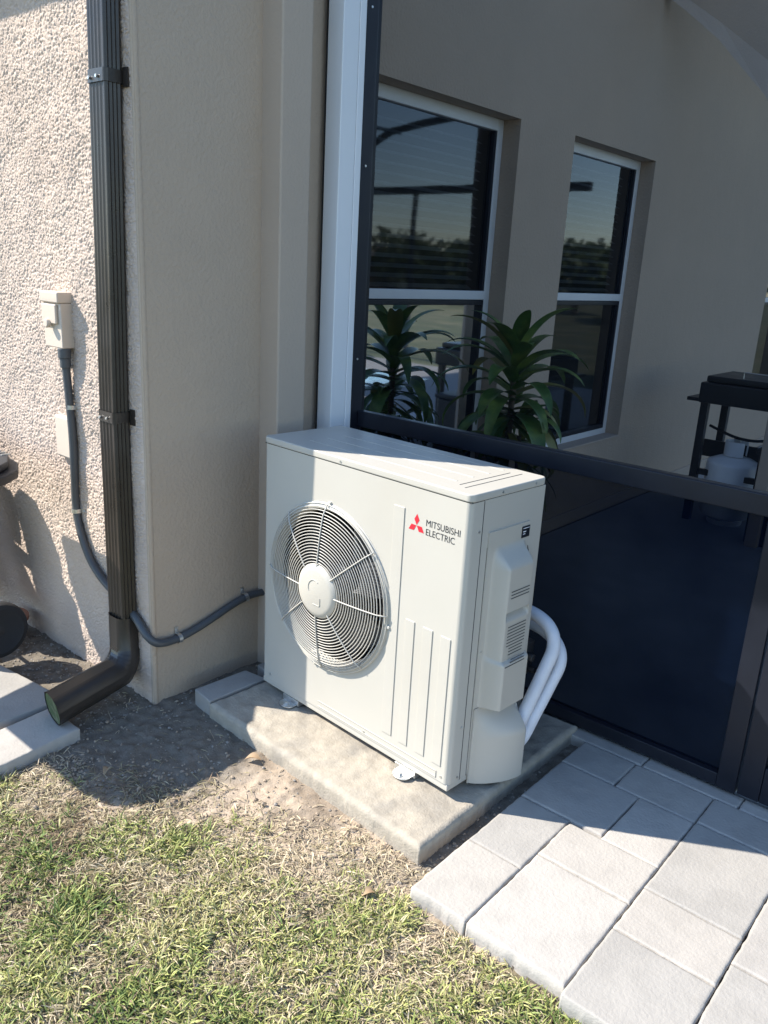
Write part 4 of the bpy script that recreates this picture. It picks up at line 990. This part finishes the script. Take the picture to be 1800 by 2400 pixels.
# ------------------------------------------------------------ grass, pebbles, dead leaves
def inside(px, py, poly):
    r = np.zeros(px.shape, bool); n = len(poly)
    for i in range(n):
        (x1, y1), (x2, y2) = poly[i], poly[(i + 1) % n]
        c = ((y1 > py) != (y2 > py)) & (px < (x2 - x1) * (py - y1) / (y2 - y1 + 1e-12) + x1); r ^= c
    return r
PADP = [(-1.000, -.170), (.082, -.236), (.09, .73), (-1.03, .67)]
def blocked(x, y, mrg=0):
    b = inside(x, y, PADP) | ((x > .130) & (y > -.360 - .06 * sst(.6, 1.2, x))) | (y > WY - .02) & (x < WX + .01)
    b |= (x > -1.40) & (x < -1.17) & (y > -1.0) & (y < -.57) | (x < -1.41) & (y < -.43) & (y > -1.12)
    b |= (y > .0)
    return b
def blades(n, name, seed, lmin, lmax, wmin, wmax, flat, palette, densf, zoff=0.0, clump=0):
    g = np.random.default_rng(seed)
    if clump:
        nc = n // clump; cx = g.uniform(-1.75, 1.35, nc); cy = g.uniform(-1.75, -.18, nc); kc = g.random(nc) < densf(cx, cy); cx = cx[kc]; cy = cy[kc]
        ctn = g.normal(0, .20, len(cx)); csz = g.uniform(.6, 1.35, len(cx)); sp = csz * .009
        x = (cx[:, None] + g.normal(0, 1, (len(cx), clump)) * sp[:, None]).ravel(); y = (cy[:, None] + g.normal(0, 1, (len(cx), clump)) * sp[:, None]).ravel(); n = len(x)
        cid = np.repeat(np.arange(len(cx)), clump)
    else:
        x = g.uniform(-1.75, 1.35, n); y = g.uniform(-1.75, -.18, n); cid = None
    keep = ~blocked(x, y)
    if cid is None: keep &= (g.random(n) < densf(x, y))
    # only what the lens can see plus a margin
    keep &= (y > -1.62 + .45 * (x + .3) * (x > -.3) - .25 * 0) | (x < -.3)
    x = x[keep]; y = y[keep]; n = len(x); z = gz(x, y) + zoff
    az = g.uniform(0, 2 * PI, n)
    if cid is not None: cid = cid[keep]; az = np.arctan2(y - cy[cid], x - cx[cid]) + g.normal(0, .8, n)
    el = np.radians(g.normal(flat, 18, n).clip(2, 85)); L = g.uniform(lmin, lmax, n) * (.7 + .6 * fbm(x + 20, y + 20, .12, 101)); Wd = g.uniform(wmin, wmax, n)
    if cid is not None: L = L * csz[cid]
    bend = g.uniform(.2, 1.5, n); h = np.stack([np.cos(az), np.sin(az), 0 * az], 1); s_ = np.stack([-np.sin(az), np.cos(az), 0 * az], 1)
    tw = g.normal(0, .6, n); s_ = s_ * np.cos(tw)[:, None] + np.array([[0, 0, 1]]) * np.sin(tw)[:, None]
    p = np.stack([x, y, z], 1); P = []; e = el.copy()
    for k in range(4):
        P.append(p.copy()); d = h * np.cos(e)[:, None] + np.array([[0, 0, 1]]) * np.sin(e)[:, None]; p = p + d * (L / 3)[:, None]; e = e - bend * .45
    wk = [.55, 1, .75, .0]
    V = []
    for k in range(3): V += [P[k] - s_ * (Wd * wk[k] / 2)[:, None], P[k] + s_ * (Wd * wk[k] / 2)[:, None]]
    V.append(P[3]); V = np.stack(V, 1).reshape(-1, 3); b = np.arange(n)[:, None] * 7
    F = np.concatenate([b + np.array([[0, 1, 3]]), b + np.array([[0, 3, 2]]), b + np.array([[2, 3, 5]]), b + np.array([[2, 5, 4]]), b + np.array([[4, 5, 6]])], 1).reshape(-1, 3)
    me = np_mesh(name, V, F, True)
    # colour: patches of green and straw
    patch = fbm(x + 7, y + 3, .28, 111, 4); t = patch * 1.9 - .95 + (g.normal(0, .27, n) if cid is None else ctn[cid] + g.normal(0, .17, n))
    pal = np.array(palette); t = np.clip((t + .5), 0, .999) * (len(pal) - 1); i = t.astype(int); f = (t - i)[:, None]
    c = pal[i] * (1 - f) + pal[np.minimum(i + 1, len(pal) - 1)] * f; c *= g.uniform(.75, 1.25, n)[:, None]
    vc = np.repeat(np.concatenate([c, np.ones((n, 1))], 1), 7, axis=0); ag = np.tile(np.array([.6, .6, .85, .85, 1.05, 1.05, 1.15]), n); vc[:, :3] *= (.55 + .45 * ag)[:, None] * 0 + 1
    at = me.color_attributes.new('tint', 'FLOAT_COLOR', 'POINT'); at.data.foreach_set('color', vc.astype(np.float32).ravel())
    return tag(link(name, me, K['grass']), kind='stuff')
line = lambda x, y: (-.66 + .42 * (x + .72)) - y
def d_live(x, y):
    d = sst(-.06, .30, line(x, y) + (fbm(x, y, .16, 121) - .5) * .5); p = fbm(x + 2, y + 8, .09, 131, 3)
    return d * (.10 + 1.0 * sst(.34, .64, p))
def d_dry(x, y):
    d = sst(-.26, .10, line(x, y) + (fbm(x + 4, y, .14, 122) - .5) * .35); return .015 + d * (.55 + .6 * sst(.3, .6, fbm(x + 12, y + 18, .10, 132, 3)))
LIVE = [(.44, .39, .20), (.40, .38, .145), (.31, .33, .10), (.20, .24, .065), (.11, .16, .04)]
DRY = [(.46, .37, .25), (.53, .44, .30), (.38, .32, .19), (.28, .24, .13), (.24, .17, .11)]
o = blades(190000, 'lawn_grass', 201, .020, .046, .0023, .0046, 40, LIVE, d_live, clump=6); tag(o, 'patchy green and yellow lawn grass in front of the slab', 'grass')
o = blades(150000, 'dry_thatch', 202, .018, .050, .0015, .0036, 9, DRY, d_dry, .002); tag(o, 'straw coloured dead grass lying over the bare sandy soil', 'dead grass')

def pebbles(name, n, seed, dens, smin, smax, label, mm=None, cat='gravel'):
    g = np.random.default_rng(seed); x = g.uniform(-2.1, .25, n); y = g.uniform(-1.3, .45, n)
    k = ~inside(x, y, [(-.990, -.160), (.074, -.2275), (.085, .715), (-.945, .66)]) & ~((x < WX + .01) & (y > WY - .01)) & ~((x > .135) & (y > -.36)) & (g.random(n) < dens(x, y)); x = x[k]; y = y[k]; n = len(x)
    ico = np.array([(0, 0, 1), (.9, 0, .3), (.28, .85, .3), (-.73, .53, .3), (-.73, -.53, .3), (.28, -.85, .3), (.73, .53, -.3), (-.28, .85, -.3), (-.9, 0, -.3), (-.28, -.85, -.3), (.73, -.53, -.3), (0, 0, -1)])
    fi = np.array([(0, 1, 2), (0, 2, 3), (0, 3, 4), (0, 4, 5), (0, 5, 1), (1, 6, 2), (2, 7, 3), (3, 8, 4), (4, 9, 5), (5, 10, 1), (6, 7, 2), (7, 8, 3), (8, 9, 4), (9, 10, 5), (10, 6, 1), (11, 7, 6), (11, 8, 7), (11, 9, 8), (11, 10, 9), (11, 6, 10)])
    s_ = np.exp(g.uniform(math.log(smin), math.log(smax), n)); sc = g.uniform(.6, 1.2, (n, 1, 3)) * s_[:, None, None]; V = ico[None] * sc * g.uniform(.8, 1.2, (n, 12, 1))
    a = g.uniform(0, 2 * PI, n); ca, sa = np.cos(a)[:, None], np.sin(a)[:, None]; X = V[..., 0] * ca - V[..., 1] * sa; Y = V[..., 0] * sa + V[..., 1] * ca
    V = np.stack([X + x[:, None], Y + y[:, None], V[..., 2] * .7 + (gz(x, y) + s_ * .25)[:, None]], 2).reshape(-1, 3)
    F = (fi[None] + np.arange(n)[:, None, None] * 12).reshape(-1, 3)
    return tag(link(name, np_mesh(name, V, F, False), mm or K['pebble']), label, cat, kind='stuff')
pebbles('gravel', 26000, 301, lambda x, y: np.where((y > -.55) & (x < -1.2), .40, np.where((x > .07), .30, np.where((y > -.35) & (x > -1.2), .10, .05 * (1 - sst(.0, .4, line(x, y)))))), .0016, .0065, 'small grey gravel against the foot of the wall')

K['clod'] = mat('soil_clod', (.34, .27, .20), .95, var=.35, vscale=50, bump=.001, bscale=200, spec=.1)
pebbles('soil_clods', 30000, 302, lambda x, y: .04 + .55 * (1 - sst(.02, .30, np.abs(line(x, y) + .06))) * sst(.42, .6, fbm(x + 31, y + 17, .11, 161, 3)), .0018, .0085, 'crumbled lumps of dry sandy soil between the lawn and the slab', K['clod'], 'soil')

def dead_leaf(x, y, az, L, label):
    t = thing('dead_leaf', label, 'leaf', (x, y, float(gz(x, y)) + .004)); V = []; n = 8
    for k in range(n + 1):
        u = k / n; ww = L * .26 * math.sin(PI * u) + .0005; px = (u - .5) * L
        z = .004 + .010 * math.sin(PI * u * .9) 
        for s_ in (-1, 0, 1): V.append((px * math.cos(az) - s_ * ww * math.sin(az), px * math.sin(az) + s_ * ww * math.cos(az), z + abs(s_) * ww * .8))
    F = []
    for k in range(n): F += [(3 * k, 3 * k + 1, 3 * k + 4, 3 * k + 3), (3 * k + 1, 3 * k + 2, 3 * k + 5, 3 * k + 4)]
    me = bpy.data.meshes.new('leaf_blade'); me.from_pydata(V, [], F); me.polygons.foreach_set('use_smooth', [True] * len(F)); link('leaf_blade', me, K['leaf_dry'], t)
dead_leaf(-.655, -.235, .6, .06, 'curled brown leaf at the front left foot of the condenser slab')
dead_leaf(-.95, -.62, 2.2, .04, 'small brown leaf on the shaded soil in front of the house corner')
dead_leaf(.05, -.42, 1.0, .045, 'brown leaf between the slab corner and the patio pavers')
